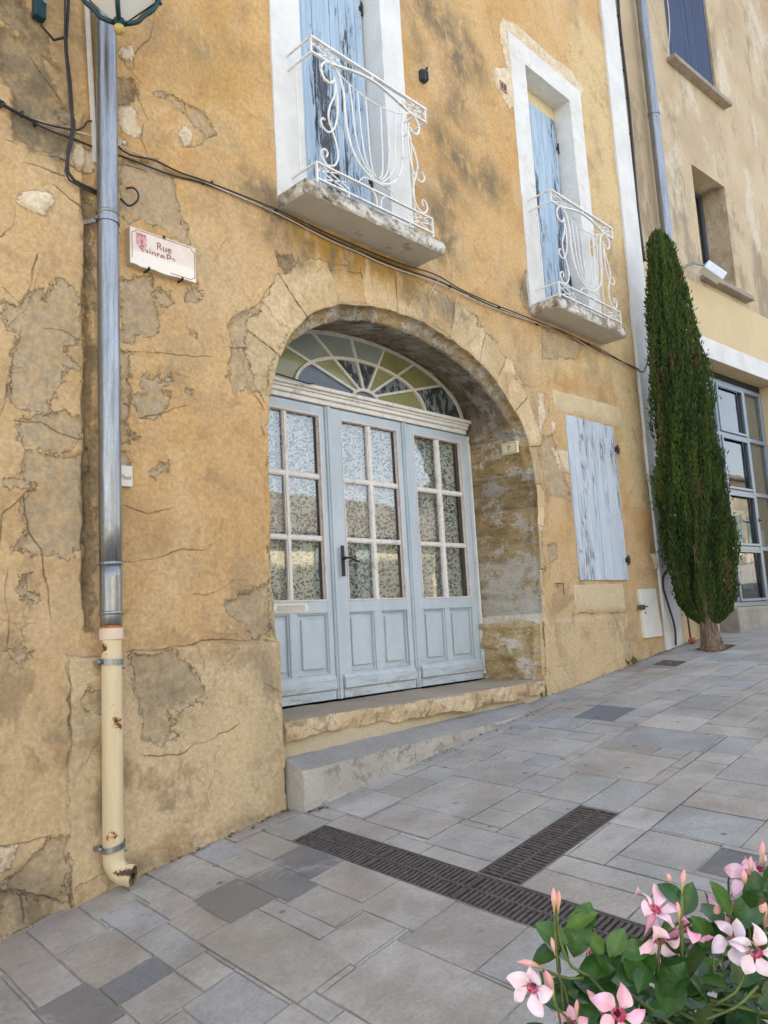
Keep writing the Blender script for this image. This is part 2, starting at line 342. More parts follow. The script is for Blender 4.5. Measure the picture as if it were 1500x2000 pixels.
def zinc():
    m = Mat('galvanised_zinc', 0.32, metal=0.85)
    v = m.n('ShaderNodeTexVoronoi'); v.inputs['Scale'].default_value = 55; m.l(m.coord((1, 1, 0.6)), v.inputs['Vector'])
    c = m.mix(m.mr(m.noise(7, 7, 0.7, m.coord((6, 6, 0.35))), 0.35, 0.68), (0.36, 0.37, 0.38), (0.19, 0.205, 0.22))
    c = m.mix(0.25, c, m.mix(v.outputs['Distance'], (0.42, 0.42, 0.43), (0.24, 0.26, 0.28))); m.col(c)
    m.rough(m.mr(m.noise(9, 8, 0.75, m.coord((5, 5, 0.5))), 0.3, 0.7, 0.22, 0.5)); m.bump(m.noise(3, 3, 0.5, m.coord((2, 2, 0.6))), 0.004); return m.m
def rusty_cream():
    m = Mat('cream_enamel_with_rust', 0.42, spec=0.5)
    c = m.mix(m.mr(m.noise(5, 6, 0.6, m.coord((3, 3, 0.6))), 0.3, 0.7), (0.70, 0.58, 0.37), (0.62, 0.50, 0.30))
    r = m.attr('rust'); v = m.math('ADD', m.math('MULTIPLY', m.math('SUBTRACT', m.noise(42, 6, 0.7), 0.5), 1.3), r)
    c = m.mix(m.mr(v, 0.45, 0.62), c, (0.50, 0.25, 0.08)); c = m.mix(m.mr(v, 0.60, 0.68), c, (0.06, 0.025, 0.015)); m.col(c)
    m.bump(m.math('MULTIPLY', m.mr(v, 0.6, 0.7), -1), 0.002); return m.m
def leafy(name, cols, rough=0.5, trans=0.25):
    m = Mat(name, rough, spec=0.4)
    h = m.attr('tone'); c = m.ramp(h, [(i/(len(cols)-1), c_) for i, c_ in enumerate(cols)])
    c = m.mix(1.0, c, m.mr(m.noise(38, 6, 0.7), 0.3, 0.7, 0.75, 1.2), 'MULTIPLY'); m.col(c); m.bump(m.noise(90, 4, .6), .0015)
    if trans: m.p.inputs['Subsurface Weight'].default_value = 0.0
    return m.m

MT = dict(
    plaster=plaster(), white=whitewash(), wwhite=worn_white(), door=door_paint(),
    blue=peeled('peeling_blue_shutter_paint', (0.33, 0.45, 0.58), (0.11, 0.115, 0.135), 0.575, (0.46, 0.57, 0.68)),
    paleblue=peeled('weathered_pale_shutter_paint', (0.47, 0.54, 0.61), (0.30, 0.295, 0.31), 0.585, (0.60, 0.645, 0.70)),
    cream=simple('cream_glazing_bead', (0.74, 0.71, 0.655), 0.6, var=0.07, scale=20, dirt=(0.46, 0.41, 0.37)),
    pink=simple('pinkish_cream_bead', (0.68, 0.61, 0.575), 0.6, var=0.1, scale=20, dirt=(0.38, 0.30, 0.28)),
    rail=simple('white_railing_paint', (0.76, 0.74, 0.72), 0.5, var=0.06, scale=30, dirt=(0.45, 0.33, 0.27)),
    slabst=stone('chipped_balcony_concrete', (0.50, 0.46, 0.39), (0.60, 0.56, 0.49), (0.17, 0.145, 0.10), 9, 0.02),
    soffit=stone('pale_painted_soffit', (0.60, 0.57, 0.50), (0.56, 0.53, 0.46), (0.50, 0.46, 0.38), 2.5, 0.004),
    jamb=None,
    thr=step_mat('golden_threshold_stone', (0.47, 0.385, 0.29), (0.70, 0.56, 0.38), (0.55, 0.40, 0.23), (0.27, 0.18, 0.10)),
    riser=stone('ochre_riser_mortar', (0.56, 0.46, 0.31), (0.50, 0.41, 0.28), (0.36, 0.29, 0.19), 3.5, 0.008),
    step=step_mat('grey_step_stone', (0.39, 0.38, 0.36), (0.54, 0.50, 0.435), (0.45, 0.415, 0.36), (0.25, 0.225, 0.195)),
    glass=glass_mat('window_glass'), curtain=curtain_mat(), slab=slab_mat(), zinc=zinc(), rusty=rusty_cream(),
    black=simple('black_iron', (0.025, 0.02, 0.022), 0.45, 0.2), cable=simple('dark_cable_rubber', (0.035, 0.028, 0.027), 0.6),
    wcable=simple('dirty_white_cable', (0.55, 0.50, 0.42), 0.6, dirt=(0.25, 0.2, 0.15)),
    dark=simple('dark_interior', (0.02, 0.02, 0.022), 0.9), iron=simple('worn_cast_iron', (0.115, 0.10, 0.095), 0.6, 0.3, 0.35, 40, 0.002, (0.20, 0.15, 0.11)),
    pit=simple('black_channel', (0.018, 0.015, 0.013), 0.95),  # even near-black colour for the channel under the gratings
    plastic=simple('white_plastic', (0.72, 0.69, 0.62), 0.45, var=0.05), meter=simple('off_white_cover', (0.72, 0.70, 0.64), 0.5, var=0.05, scale=6, dirt=(0.62, 0.55, 0.44)),
)
TONE = {}
# weathering and painted slot shade of the ochre wall, measured in metres on the wall: outlines (x, z)
FEAT=dict(
 grey=[[(1.505,3.313),(1.587,3.324),(1.607,3.381),(1.692,3.431),(1.707,3.392),(1.748,3.484),(1.779,3.509),(1.854,3.492),(1.908,3.418),(1.897,3.305),(1.907,3.197),(1.822,3.162),(1.853,3.11),(1.896,3.037),(1.822,3.039),(1.806,2.961),(1.749,2.836),(1.729,2.781),(1.63,2.765),(1.543,2.792),(1.524,2.869),(1.542,2.994),(1.531,3.073),(1.589,3.147),(1.521,3.173),(1.501,3.25)],[(1.582,2.718),(1.659,2.76),(1.78,2.789),(1.906,2.776),(1.927,2.726),(1.884,2.636),(1.863,2.591),(1.811,2.565),(1.68,2.58),(1.621,2.563),(1.612,2.562),(1.573,2.637)],[(1.612,2.562),(1.71,2.563),(1.821,2.555),(1.948,2.602),(1.958,2.497),(1.905,2.408),(1.925,2.327),(1.946,2.245),(1.924,2.08),(1.831,2.017),(1.721,2.035),(1.615,2.042),(1.549,2.069),(1.624,2.129),(1.604,2.235),(1.613,2.324),(1.671,2.388),(1.538,2.357),(1.509,2.403),(1.593,2.431)],[(2.137,3.616),(2.334,3.696),(2.357,3.559),(2.379,3.373),(2.278,3.291),(2.23,3.315),(2.216,3.243),(2.134,3.27)],[(2.25,3.089),(2.336,3.083),(2.387,3.127),(2.386,3.057),(2.464,3.13),(2.463,3.083),(2.373,3.02),(2.436,3.007),(2.474,2.979),(2.421,2.912),(2.332,2.829),(2.247,2.827),(2.236,2.893),(2.201,2.944),(2.285,2.981),(2.244,3.042)],[(2.133,3.202),(2.204,3.206),(2.178,3.075),(2.2,2.921),(2.163,2.759),(2.233,2.702),(2.209,2.666),(2.127,2.666)],[(2.127,2.623),(2.179,2.618),(2.178,2.541),(2.126,2.536)],[(2.555,3.636),(2.653,3.725),(2.679,3.669),(2.636,3.607),(2.567,3.596)],[(2.346,3.615),(2.449,3.632),(2.46,3.562),(2.395,3.521),(2.357,3.559)],[(2.364,2.572),(2.433,2.59),(2.413,2.543),(2.357,2.52)],[(2.3,2.531),(2.339,2.541),(2.338,2.507),(2.308,2.504)],[(2.554,3.064),(2.594,3.047),(2.586,3.016),(2.547,3.039)],[(2.577,3.42),(2.624,3.431),(2.617,3.392),(2.582,3.384)],[(2.787,1.769),(2.902,1.825),(3.111,1.895),(3.103,1.559),(2.992,1.564),(2.91,1.661),(2.812,1.699)],[(1.597,1.927),(1.635,1.937),(1.644,1.879),(1.692,1.821),(1.626,1.794),(1.588,1.879)],[(2.129,4.319),(2.387,4.44),(2.488,4.372),(2.53,4.12),(2.586,4.05),(2.583,3.96),(2.47,3.976),(2.397,4.022),(2.264,4.028),(2.194,3.97),(2.126,4.014)],[(2.367,4.871),(2.424,4.916),(2.49,4.911),(2.587,4.909),(2.657,4.913),(2.718,4.903),(2.778,4.864),(2.786,4.791),(2.734,4.759),(2.654,4.799),(2.586,4.843),(2.499,4.868)],[(2.864,3.5),(2.935,3.604),(3.022,3.64),(3.139,3.723),(3.254,3.653),(3.345,3.606),(3.323,3.531),(3.184,3.321),(3.142,3.165),(3.051,3.077),(2.985,3.137),(2.899,3.079),(2.854,3.184),(2.893,3.377)],[(2.146,1.51),(2.304,1.505),(2.422,1.513),(2.566,1.375),(2.587,1.235),(2.451,1.198),(2.368,1.197),(2.412,1.069),(2.33,1.02),(2.207,1.077),(2.186,1.218),(2.187,1.297)],[(1.873,1.31),(1.924,1.371),(1.995,1.374),(1.994,1.24),(1.913,1.225)],[(1.596,0.554),(1.73,0.669),(1.819,0.658),(1.819,0.393),(1.767,0.381),(1.614,0.456),(1.527,0.521)],[(1.511,0.484),(1.614,0.448),(1.685,0.42),(1.814,0.36),(1.842,0.317),(1.686,0.293),(1.513,0.269)],[(1.5,1.58),(1.588,1.584),(1.662,1.561),(1.653,1.525),(1.589,1.529)],[(6.382,3.262),(6.589,3.305),(6.738,2.93),(6.82,2.691),(6.583,2.706),(6.411,2.709),(6.373,2.832),(6.35,3.051)],[(6.339,2.238),(6.484,2.258),(6.49,2.118),(6.372,2.085)],[(6.58,4.378),(7.355,4.382),(7.158,4.186),(6.531,4.057)],[(6.351,4.895),(6.656,4.892),(6.596,4.492),(6.367,4.479),(6.237,4.599)]],
 dark=[[(1.925,1.65),(1.968,1.65),(1.975,2.6),(1.962,3.3),(1.975,4.1),(1.925,4.1),(1.938,3.2),(1.918,2.4)],[(1.466,4.839),(1.645,4.834),(1.767,4.599),(1.854,4.495),(1.854,4.412),(1.825,4.267),(1.721,4.214),(1.63,4.206),(1.541,4.227),(1.539,4.47),(1.469,4.554)],[(1.464,4.988),(1.58,5.055),(1.681,4.988),(1.767,4.743),(1.692,4.777),(1.572,4.866),(1.466,4.869)],[(2.133,4.849),(2.21,4.92),(2.253,4.808),(2.219,4.736),(2.131,4.685)],[(1.951,3.174),(1.995,3.184),(1.995,3.084),(1.956,3.098)],[(3.257,4.117),(3.411,4.148),(3.396,4.049),(3.345,3.994),(3.31,4.055)]],  # first outline paints shade into the slot left of the pipe
 pale=[[(1.553,3.887),(1.596,3.95),(1.731,3.991),(1.754,3.941),(1.704,3.845),(1.605,3.849)],[(1.864,4.324),(1.933,4.343),(1.993,4.326),(1.977,4.206),(1.873,4.195),(1.844,4.245)],[(2.131,4.685),(2.185,4.715),(2.263,4.712),(2.251,4.651),(2.283,4.577),(2.271,4.528),(2.205,4.522),(2.14,4.505)],[(2.529,4.707),(2.579,4.752),(2.615,4.733),(2.632,4.67),(2.575,4.606),(2.533,4.617)],[(2.129,4.489),(2.188,4.482),(2.182,4.437),(2.129,4.436)],[(1.777,4.501),(1.835,4.527),(1.854,4.474),(1.815,4.416),(1.777,4.44)],[(2.146,5.055),(2.224,5.129),(2.245,5.062),(2.189,4.977),(2.156,4.993)],[(1.74,4.222),(1.815,4.263),(1.825,4.217),(1.768,4.194)],[(6.246,7.334),(6.314,7.587),(6.537,7.653),(6.798,7.653),(7.19,7.643),(7.662,7.684),(7.957,7.572),(7.838,7.413),(6.402,7.452),(6.403,7.19),(6.401,6.649),(6.302,6.559),(6.162,6.669),(6.039,6.763),(6.092,6.92),(6.311,7.031)],[(6.569,3.172),(6.838,3.172),(6.83,2.939),(6.657,2.987)],[(6.387,3.683),(6.476,3.706),(6.499,3.472),(6.391,3.327),(6.293,3.044)],[(6.58,3.435),(6.671,3.449),(6.64,3.345),(6.577,3.32)],[(1.509,0.676),(1.595,0.673),(1.561,0.596),(1.51,0.575)]],
 cracks=[[(1.666,3.612),(1.646,3.488),(1.607,3.371)],[(1.51,3.376),(1.587,3.324)],[(1.588,3.188),(1.541,3.054),(1.542,2.953),(1.514,2.877),(1.515,2.787),(1.492,2.734)],[(1.728,3.232),(1.832,3.235),(1.907,3.208)],[(1.582,2.708),(1.699,2.725),(1.77,2.673),(1.832,2.661),(1.927,2.657)],[(1.651,2.386),(1.604,2.323),(1.548,2.261),(1.502,2.229),(1.494,2.105)],[(1.604,2.323),(1.623,2.217),(1.633,2.149),(1.682,2.083),(1.711,1.956),(1.731,1.83),(1.741,1.733)],[(1.528,1.927),(1.519,1.842),(1.539,1.74),(1.535,1.61)],[(2.168,3.198),(2.351,3.237),(2.506,3.252),(2.724,3.286)],[(2.259,2.829),(2.42,2.888),(2.538,2.942)],[(2.143,2.013),(2.282,2.026),(2.428,2.051),(2.53,2.098),(2.621,2.089)],[(2.169,2.312),(2.286,2.276),(2.421,2.318)],[(2.588,1.829),(2.708,1.839),(2.819,1.884),(2.891,1.913)],[(2.893,3.377),(2.978,3.395),(3.08,3.359)],[(2.383,5.517),(2.38,5.328),(2.345,5.217),(2.253,5.122),(2.242,5.026),(2.233,4.977)],[(2.154,4.99),(2.18,4.959),(2.25,4.94),(2.277,4.908)],[(2.24,4.873),(2.266,4.787),(2.309,4.7)],[(2.29,4.62),(2.271,4.515),(2.306,4.459)],[(2.587,4.891),(2.595,4.829),(2.673,4.76),(2.734,4.749)],[(2.57,4.605),(2.609,4.612),(2.659,4.624),(2.691,4.674),(2.722,4.697),(2.733,4.739),(2.786,4.771)],[(2.129,4.31),(2.207,4.341),(2.304,4.345)],[(2.918,3.6),(3.094,3.703),(3.21,3.886),(3.346,4.002)],[(3.148,3.725),(3.219,3.69),(3.345,3.606)],[(3.496,3.918),(3.585,4.072),(3.67,4.129),(3.754,4.129),(3.931,4.197),(4.16,4.221),(4.278,4.219)],[(3.393,3.984),(3.377,3.667)],[(3.421,3.977),(3.496,3.918),(3.474,3.864),(3.57,3.818)],[(3.708,4.074),(3.795,3.95)],[(4.341,4.255),(4.348,4.035)],[(4.609,4.294),(4.598,4.026)],[(5.551,4.133),(5.324,3.904)],[(5.968,3.918),(5.743,3.731)],[(3.019,3.143),(3.069,3.094),(3.11,3.029)],[(6.033,3.89),(6.046,3.726),(6.296,3.729)],[(1.524,4.201),(1.648,4.194),(1.721,4.2),(1.825,4.207)],[(1.604,4.108),(1.806,4.119)],[(1.655,4.717),(1.758,4.615),(1.796,4.551)],[(1.478,3.655),(1.537,3.731),(1.553,3.821)],[(1.768,4.034),(1.853,3.976),(1.911,3.967)],[(1.931,4.045),(1.951,3.981),(1.991,3.97)],[(1.931,3.873),(1.94,3.746),(1.969,3.605),(1.988,3.511)],[(1.825,4.207),(1.873,4.165),(1.972,4.204)],[(1.533,3.205),(1.626,3.32),(1.66,3.469)],[(2.238,0.984),(2.363,0.965),(2.47,0.979),(2.606,1.001),(2.802,1.066)],[(1.509,0.684),(1.621,0.676),(1.73,0.682)],[(1.597,0.469),(1.685,0.429),(1.776,0.379)],[(1.824,1.532),(1.819,0.929),(1.823,0.349)],[(2.141,1.531),(2.281,1.527),(2.422,1.544),(2.583,1.551),(2.779,1.557),(3.117,1.533)],[(1.814,1.542),(1.894,1.527),(1.986,1.521)],[(1.605,0.45),(1.619,0.346)],[(3.033,1.28),(3.133,1.224)],[(6.681,1.59),(6.818,1.601),(7.259,1.58),(7.671,1.585)],[(7.735,1.901),(7.671,1.585)],[(6.021,1.192),(6.227,1.148),(6.39,1.135)],[(6.666,1.59),(6.631,1.468)],[(6.462,3.704),(6.564,3.713),(6.563,3.515)],[(5.288,4.258),(5.288,4.256)]],
 cream=[[(7.779,8.39),(8.083,8.559),(8.305,8.464),(8.562,8.52),(8.511,4.465),(7.501,4.256),(7.787,5.852),(7.833,7.513),(7.691,7.597),(7.703,7.935)],[(6.44,4.038),(8.49,4.46),(8.606,2.726),(8.043,2.69),(7.963,4.162),(6.425,3.935)]],
 mould=[([(5.059,7.028),(5.25,6.978),(5.443,6.875),(5.51,6.637)],0.2,1),([(5.579,7.062),(5.78,6.922),(5.836,6.768)],0.12,0.9),([(5.504,6.586),(5.477,6.335),(5.383,6.104)],0.14,0.8),([(5.194,5.776),(5.362,5.694),(5.535,5.61),(5.945,5.61)],0.16,1),([(4.86,6.898),(4.958,6.617),(4.982,6.432)],0.1,0.6),([(5.214,5.335),(5.195,5.151),(4.992,5.021)],0.14,0.9),([(5.026,4.947),(5.163,4.848),(5.061,4.672)],0.16,1),([(5.068,4.533),(5.319,4.679)],0.12,0.5),([(6.321,4.739),(6.382,4.595)],0.08,0.9),([(3.069,4.568),(3.238,4.523),(3.259,4.451)],0.1,1),([(3.245,4.406),(3.358,4.305)],0.1,1),([(2.51,5.399),(2.629,5.387),(2.72,5.347)],0.12,0.5),([(2.97,5.467),(3.084,5.527)],0.05,0.5),([(3.208,4.258),(3.358,4.26)],0.08,0.8),([(3.468,4.118),(3.556,4.275)],0.07,0.8),([(3.99,4.413),(3.955,4.23)],0.05,0.9),([(4.169,4.346),(4.562,4.355)],0.06,0.7),([(4.65,4.177),(4.719,4.066)],0.12,1),([(4.926,4.25),(5.289,4.13)],0.12,0.9),([(3.808,4.321),(3.777,4.161)],0.03,0.9),([(2.188,1.357),(2.477,1.268)],0.14,0.5),([(3.01,1.418),(3.071,1.162)],0.08,0.6),([(1.853,1.2),(1.951,0.813)],0.1,0.5),([(1.562,0.462),(1.685,0.344)],0.12,0.8),([(2.071,0.436),(2.399,0.453)],0.05,0.6),([(2.518,0.475),(3.015,0.526)],0.04,0.6),([(1.647,4.382),(1.739,4.322)],0.12,1),([(1.52,4.718),(1.646,4.662)],0.15,0.7),([(2.902,1.825),(3.099,1.631)],0.06,0.4),([(2.056,2.294),(2.332,2.136)],0.12,0.35)],
 rust=[([(3.6,4.338),(3.765,4.307),(3.939,4.311),(4.311,4.336),(4.612,4.332)],0.14,1),([(3.46,4.341),(3.579,4.331)],0.1,0.8),([(2.776,5.495),(2.88,5.401),(2.82,5.212)],0.25,0.35),([(4.521,4.471),(4.667,4.367)],0.12,0.9)],
)

def seg_dist(X, Z, a, b):
    ax, az = a; bx, bz = b; dx, dz = bx-ax, bz-az; L = dx*dx+dz*dz+1e-12
    t = np.clip(((X-ax)*dx+(Z-az)*dz)/L, 0, 1)
    px, pz = X-(ax+t*dx), Z-(az+t*dz)
    return np.sqrt(px*px+pz*pz), dx*(Z-az)-dz*(X-ax)
def poly_sd(X, Z, P, clip=0.15):
    out = np.full(X.shape, -clip); P = np.array(P)
    m = (X > P[:, 0].min()-clip) & (X < P[:, 0].max()+clip) & (Z > P[:, 1].min()-clip) & (Z < P[:, 1].max()+clip)
    if not m.any(): return out
    x, z = X[m], Z[m]; d = np.full(x.shape, 9.0); ins = np.zeros(x.shape, bool)
    for i in range(len(P)):
        a, b = P[i], P[(i+1) % len(P)]
        d = np.minimum(d, seg_dist(x, z, a, b)[0])
        c = (a[1] > z) != (b[1] > z)
        if abs(b[1]-a[1]) > 1e-9: ins ^= c & (x < (b[0]-a[0])*(z-a[1])/(b[1]-a[1])+a[0])
    out[m] = np.clip(np.where(ins, d, -d), -clip, clip); return out
def outline(P):
    Q = resample(P, .014); k = np.exp(-(np.arange(-9, 10)/4.0)**2); k /= k.sum()
    return np.stack([np.convolve(np.pad(Q[:, i], 9, mode='reflect', reflect_type='odd'), k, 'valid') for i in (0, 1)], 1)
ARCH = outline([(3.165, .78), (3.16, 1.52), (3.14, 1.58), (3.135, 2.0), (3.137, 2.509), (3.155, 2.914), (3.191, 3.159), (3.265, 3.383), (3.385, 3.588), (3.579, 3.782), (3.83, 3.908), (4.149, 3.982),
              (4.40, 4.005), (4.611, 4.007), (4.87, 3.99), (5.116, 3.943), (5.37, 3.87), (5.594, 3.77), (5.79, 3.65), (5.945, 3.502), (6.06, 3.36), (6.147, 3.196), (6.225, 2.90), (6.235, 2.6), (6.2, 2.298), (6.16, 1.62), (6.11, 1.55), (6.07, .945), (6.06, .74)])
_ARX = np.array([4.67, 2.9])
def rdist(z_left, x, z):       # how far the stone ring reaches out from the arch edge
    left = [(0.8, .0), (2.85, .0), (3.0, .02), (3.1, .12), (3.3, .26), (3.6, .32), (4.1, .33)]
    right = [(0.8, .02), (1.5, .03), (2.5, .05), (2.9, .09), (3.2, .20), (3.5, .28), (4.1, .33)]
    q = left if z_left else right
    return np.interp(z, [a for a, b in q], [b for a, b in q])
def features(X, Z):
    A = {}
    for k in ('grey', 'dark', 'pale'):
        v = np.full(X.shape, -0.15)
        for P in FEAT[k]: v = np.maximum(v, poly_sd(X, Z, P))
        A[k] = v
    cr = np.zeros(X.shape)
    for P in FEAT['cream']: cr = np.maximum(cr, sstep(-0.12, 0.10, poly_sd(X, Z, P)+fbm(X, Z, 6, 3)*0.15))
    A['cream'] = cr
    for k in ('mould', 'rust'):
        v = np.zeros(X.shape)
        for P, r, s in FEAT[k]:
            d = np.full(X.shape, 9.0)
            for a, b in zip(P[:-1], P[1:]): d = np.minimum(d, seg_dist(X, Z, a, b)[0])
            v = np.maximum(v, s*np.exp(-(d/r/1.25)**2))
        A[k] = v
    sdc = np.full(X.shape, 9.0); sg = np.ones(X.shape); wd = np.zeros(X.shape)
    for i, P in enumerate(FEAT['cracks']):
        P = resample(P, 0.05); P[1:-1] += rng.normal(0, 0.006, P[1:-1].shape)
        m = (X > P[:, 0].min()-.08) & (X < P[:, 0].max()+.08) & (Z > P[:, 1].min()-.08) & (Z < P[:, 1].max()+.08)
        if not m.any(): continue
        x, z = X[m], Z[m]; D = sdc[m].copy(); S = sg[m].copy()
        for a, b in zip(P[:-1], P[1:]):
            d, s = seg_dist(x, z, a, b); c = d < D; D = np.where(c, d, D); S = np.where(c, np.sign(s)+(s == 0), S)
        sdc[m] = D; sg[m] = S
    A['crack'] = np.clip(sdc, 0, .1)*sg
    wd = np.where(sdc < 0.03, 0.00105, 0.0)*(0.35+0.8*vn(X, Z, 5, 3))
    A['crackw'] = wd
    A['beige'] = np.clip(0.25+sstep(2.6, 1.5, Z)*0.55+0.5*sstep(2.1, 1.9, X)*0.6+fbm(X, Z, 0.9, 3, 5)*0.5-sstep(4.0, 5.0, Z)*0.35, 0, 1)
    A['ring'] = np.full(X.shape, -0.15)
    A['plinth'] = np.maximum(sstep(1.54, 1.51, Z)*sstep(1.80, 1.84, X)*sstep(3.6, 3.5, X), sstep(1.58, 1.54, Z)*sstep(6.0, 6.1, X)*sstep(7.75, 7.70, X)*.8)
    return A
def set_attrs(me, A):
    for k, v in A.items():
        a = me.attributes.new(k, 'FLOAT', 'POINT'); a.data.foreach_set('value', np.ascontiguousarray(v, dtype=np.float32).ravel())
def relief(X, Z, A):
    y = -fbm(X, Z, 1.1, 3, 1)*0.016-fbm(X, Z, 6, 4, 2)*0.0055
    wob = fbm(X, Z, 16, 3, 4)*0.02
    y += 0.010*sstep(-0.004, 0.010, A['grey']+wob)+0.012*sstep(-.01, .02, A['dark']+wob)
    y -= 0.014*sstep(-.005, .03, A['pale']+wob)
    pl = sstep(1.545, 1.515, Z+fbm(X, Z*0, 3, 3, 8)*0.02)*(sstep(1.80, 1.83, X)*sstep(3.5, 3.4, X)*0.048)
    pl += sstep(1.57, 1.52, Z)*sstep(6.0, 6.1, X)*sstep(7.75, 7.70, X)*0.022
    y -= pl
    slot = sstep(0.034, 0.018, np.abs(X-1.945+fbm(Z, Z*0, 5, 4, 9)*0.03))*sstep(1.62, 1.68, Z)*sstep(4.6, 4.4, Z)
    y += slot*0.028
    rub = sstep(.5, .2, np.abs(X-1.9))*sstep(.35, .1, np.abs(Z-4.35)); y -= rub*fbm(X, Z, 9, 3, 12)*0.03
    low = sstep(gh_np(X, 0)+.35, gh_np(X, 0), Z)*sstep(1.9, 1.6, X); y -= low*(0.02+fbm(X, Z, 7, 3, 14)*0.03)
    return y
GX = [-40, -3, 1.5, 2.166, 3.0, 6.06, 7.15, 8.53, 12, 30, 120]; GZ = [-6.6, -.47, .271, .394, .513, .90, 1.0, 1.145, 1.5, 3.3, 12.3]
def gh_np(x, y): return np.interp(x, GX, GZ)+0.03*np.clip(y, -60, 2)
def gh(x, y): return float(gh_np(x, y))

def grid_mesh(name, xs, zs, yfun, hole, mat, parent):
    X, Z = np.meshgrid(xs, zs, indexing='ij'); A = features(X, Z); Y = yfun(X, Z, A)
    nx, nz = X.shape; co = np.stack([X, Y, Z], -1).reshape(-1, 3)
    i, j = np.meshgrid(np.arange(nx-1), np.arange(nz-1), indexing='ij')
    cx = (X[:-1, :-1]+X[1:, 1:])/2; cz = (Z[:-1, :-1]+Z[1:, 1:])/2; keep = ~hole(cx, cz)
    a = (i*nz+j)[keep]; F = np.stack([a, a+nz, a+nz+1, a+1], -1)
    me = bpy.data.meshes.new(name); me.vertices.add(len(co)); me.vertices.foreach_set('co', co.ravel())
    me.loops.add(F.size); me.loops.foreach_set('vertex_index', F.ravel().astype(np.int32)); me.polygons.add(len(F))
    me.polygons.foreach_set('loop_start', np.arange(0, F.size, 4, dtype=np.int32)); me.update(calc_edges=True)
    set_attrs(me, A); o = link(name, me, mat, parent, True); return o

# ================================================================== ochre house
house = tag(empty('ochre_house', (4.6, 0, 0.8)), 'old ochre plastered house with an arched glazed door and white framed windows', 'house')
def hp(o): reparent(o, house); return o
xs = np.r_[np.arange(-3, 1.3, .06), np.arange(1.3, 4.2, .0095), np.arange(4.2, 8.54, .0155)]
zs = np.r_[np.arange(-.9, 0, .1), np.arange(0, 5.0, .0115), np.arange(5.0, 10.41, .021)]
ARCHP = np.array(ARCH)
WIN = [(3.40, 4.60, 4.50, 7.36), (6.50, 7.68, 4.50, 7.36)]
def hole(x, z):
    h = poly_sd(x, z, np.vstack([ARCHP, [(6.05, .5), (3.17, .5)]]), 0.15) > -0.02
    for a, b, c, d in WIN: h |= (x > a) & (x < b) & (z > c) & (z < d)
    return h
wall = hp(grid_mesh('wall', xs, zs, relief, hole, MT['plaster'], None))
body = MB(); body.box(-3, 8.9, 1.3, 8.5, -1, 10.4); body.box(-3, 3.0, .06, 1.29, -1, 10.4); body.box(6.4, 8.9, .30, 1.29, -1, 4.4); body.box(3.05, 8.9, .7, 1.29, 4.4, 10.4)
body.box(3.01, 6.39, .9, 1.29, -1, 4.39); body.box(3.01, 6.39, .06, .89, -1, .7)
hp(body.build('house_body', MT['dark']))
rf = MB(); rf.add([(-3.3, -.45, 10.42), (9.0, -.45, 10.42), (9.0, 4.3, 12.0), (-3.3, 4.3, 12.0), (-3.3, 9, 10.42), (9.0, 9, 10.42)], [(0, 1, 2, 3), (3, 2, 5, 4), (0, 3, 4), (1, 5, 2), (0, 4, 5, 1)])
hp(rf.build('roof', simple('clay_roof_tiles', (0.42, 0.22, 0.13), 0.85)))

# stone ring round the arch
def ring():
    P = ARCHP; n = len(P); T_ = np.gradient(P, axis=0); T_ /= np.linalg.norm(T_, axis=1)[:, None]; N_ = np.stack([-T_[:, 1], T_[:, 0]], 1)
    ts = np.r_[np.linspace(0, .06, 6), np.linspace(.075, .42, 26)]
    X = P[:, 0][:, None]+N_[:, 0][:, None]*ts; Z = P[:, 1][:, None]+N_[:, 1][:, None]*ts
    lim = np.array([rdist(p[0] < 4.6, p[0], p[1]) for p in P])
    A = features(X, Z); d = lim[:, None]-ts[None, :]+fbm(X, Z, 5, 4, 21)*0.09+.012
    A['ring'] = np.clip(d, -.15, .15)
    sa = np.r_[0, np.cumsum(np.hypot(np.diff(P[:, 0]), np.diff(P[:, 1])))]; jr = np.random.default_rng(3); J = []; q = 2.05
    while q < sa[-1]-1.0: J.append(q); q += jr.uniform(.26, .46)
    J = np.array(J); SS = np.repeat(sa[:, None], len(ts), 1)+fbm(X, Z, 9, 2, 25)*.012; kk = np.argmin(np.abs(SS[..., None]-J), -1); dj = SS-J[kk]
    near = (np.abs(dj) < .05) & (d > -.01); A['crack'] = np.where(near, dj, A['crack']); A['crackw'] = np.where(near & (np.abs(dj) < .03), .0014, np.where(d > .02, A['crackw']*.6, A['crackw']))
    blkid = np.searchsorted(J, SS); offs = jr.uniform(-.006, .006, len(J)+2)[blkid]; BS = jr.random(len(J)+2)[blkid]; A['blk'] = BS
    Y = relief(X, Z, A)
    Y2 = -0.006-fbm(X, Z, 3, 4, 22)*0.012+offs+.006*np.exp(-(dj/.008)**2)
    k = sstep(-.03, .03, d); Y = np.where(ts[None, :] < .05, np.minimum(Y-0.003, Y), Y)
    Y = (Y-0.004)*(1-k)+Y2*k
    Y = np.where(d < -.06, Y+0.03, Y)
    Y[:, 0] += 0.006
    edge_w = fbm(P[:, 0], P[:, 1], 8, 4, 23)*0.010
    X[:, 0] -= N_[:, 0]*edge_w; Z[:, 0] -= N_[:, 1]*edge_w
    nx, nz = X.shape; co = np.stack([X, Y, Z], -1).reshape(-1, 3)
    i, j = np.meshgrid(np.arange(nx-1), np.arange(nz-1), indexing='ij'); a = (i*nz+j).ravel(); F = np.stack([a, a+1, a+nz+1, a+nz], -1)
    me = bpy.data.meshes.new('arch_stones'); me.from_pydata(co.tolist(), [], F.tolist()); set_attrs(me, A)
    hp(link('arch_stones', me, MT['plaster'], None, True))
    return X[:, 0], Z[:, 0], Y[:, 0], N_
RX, RZ, RY, RN = ring()

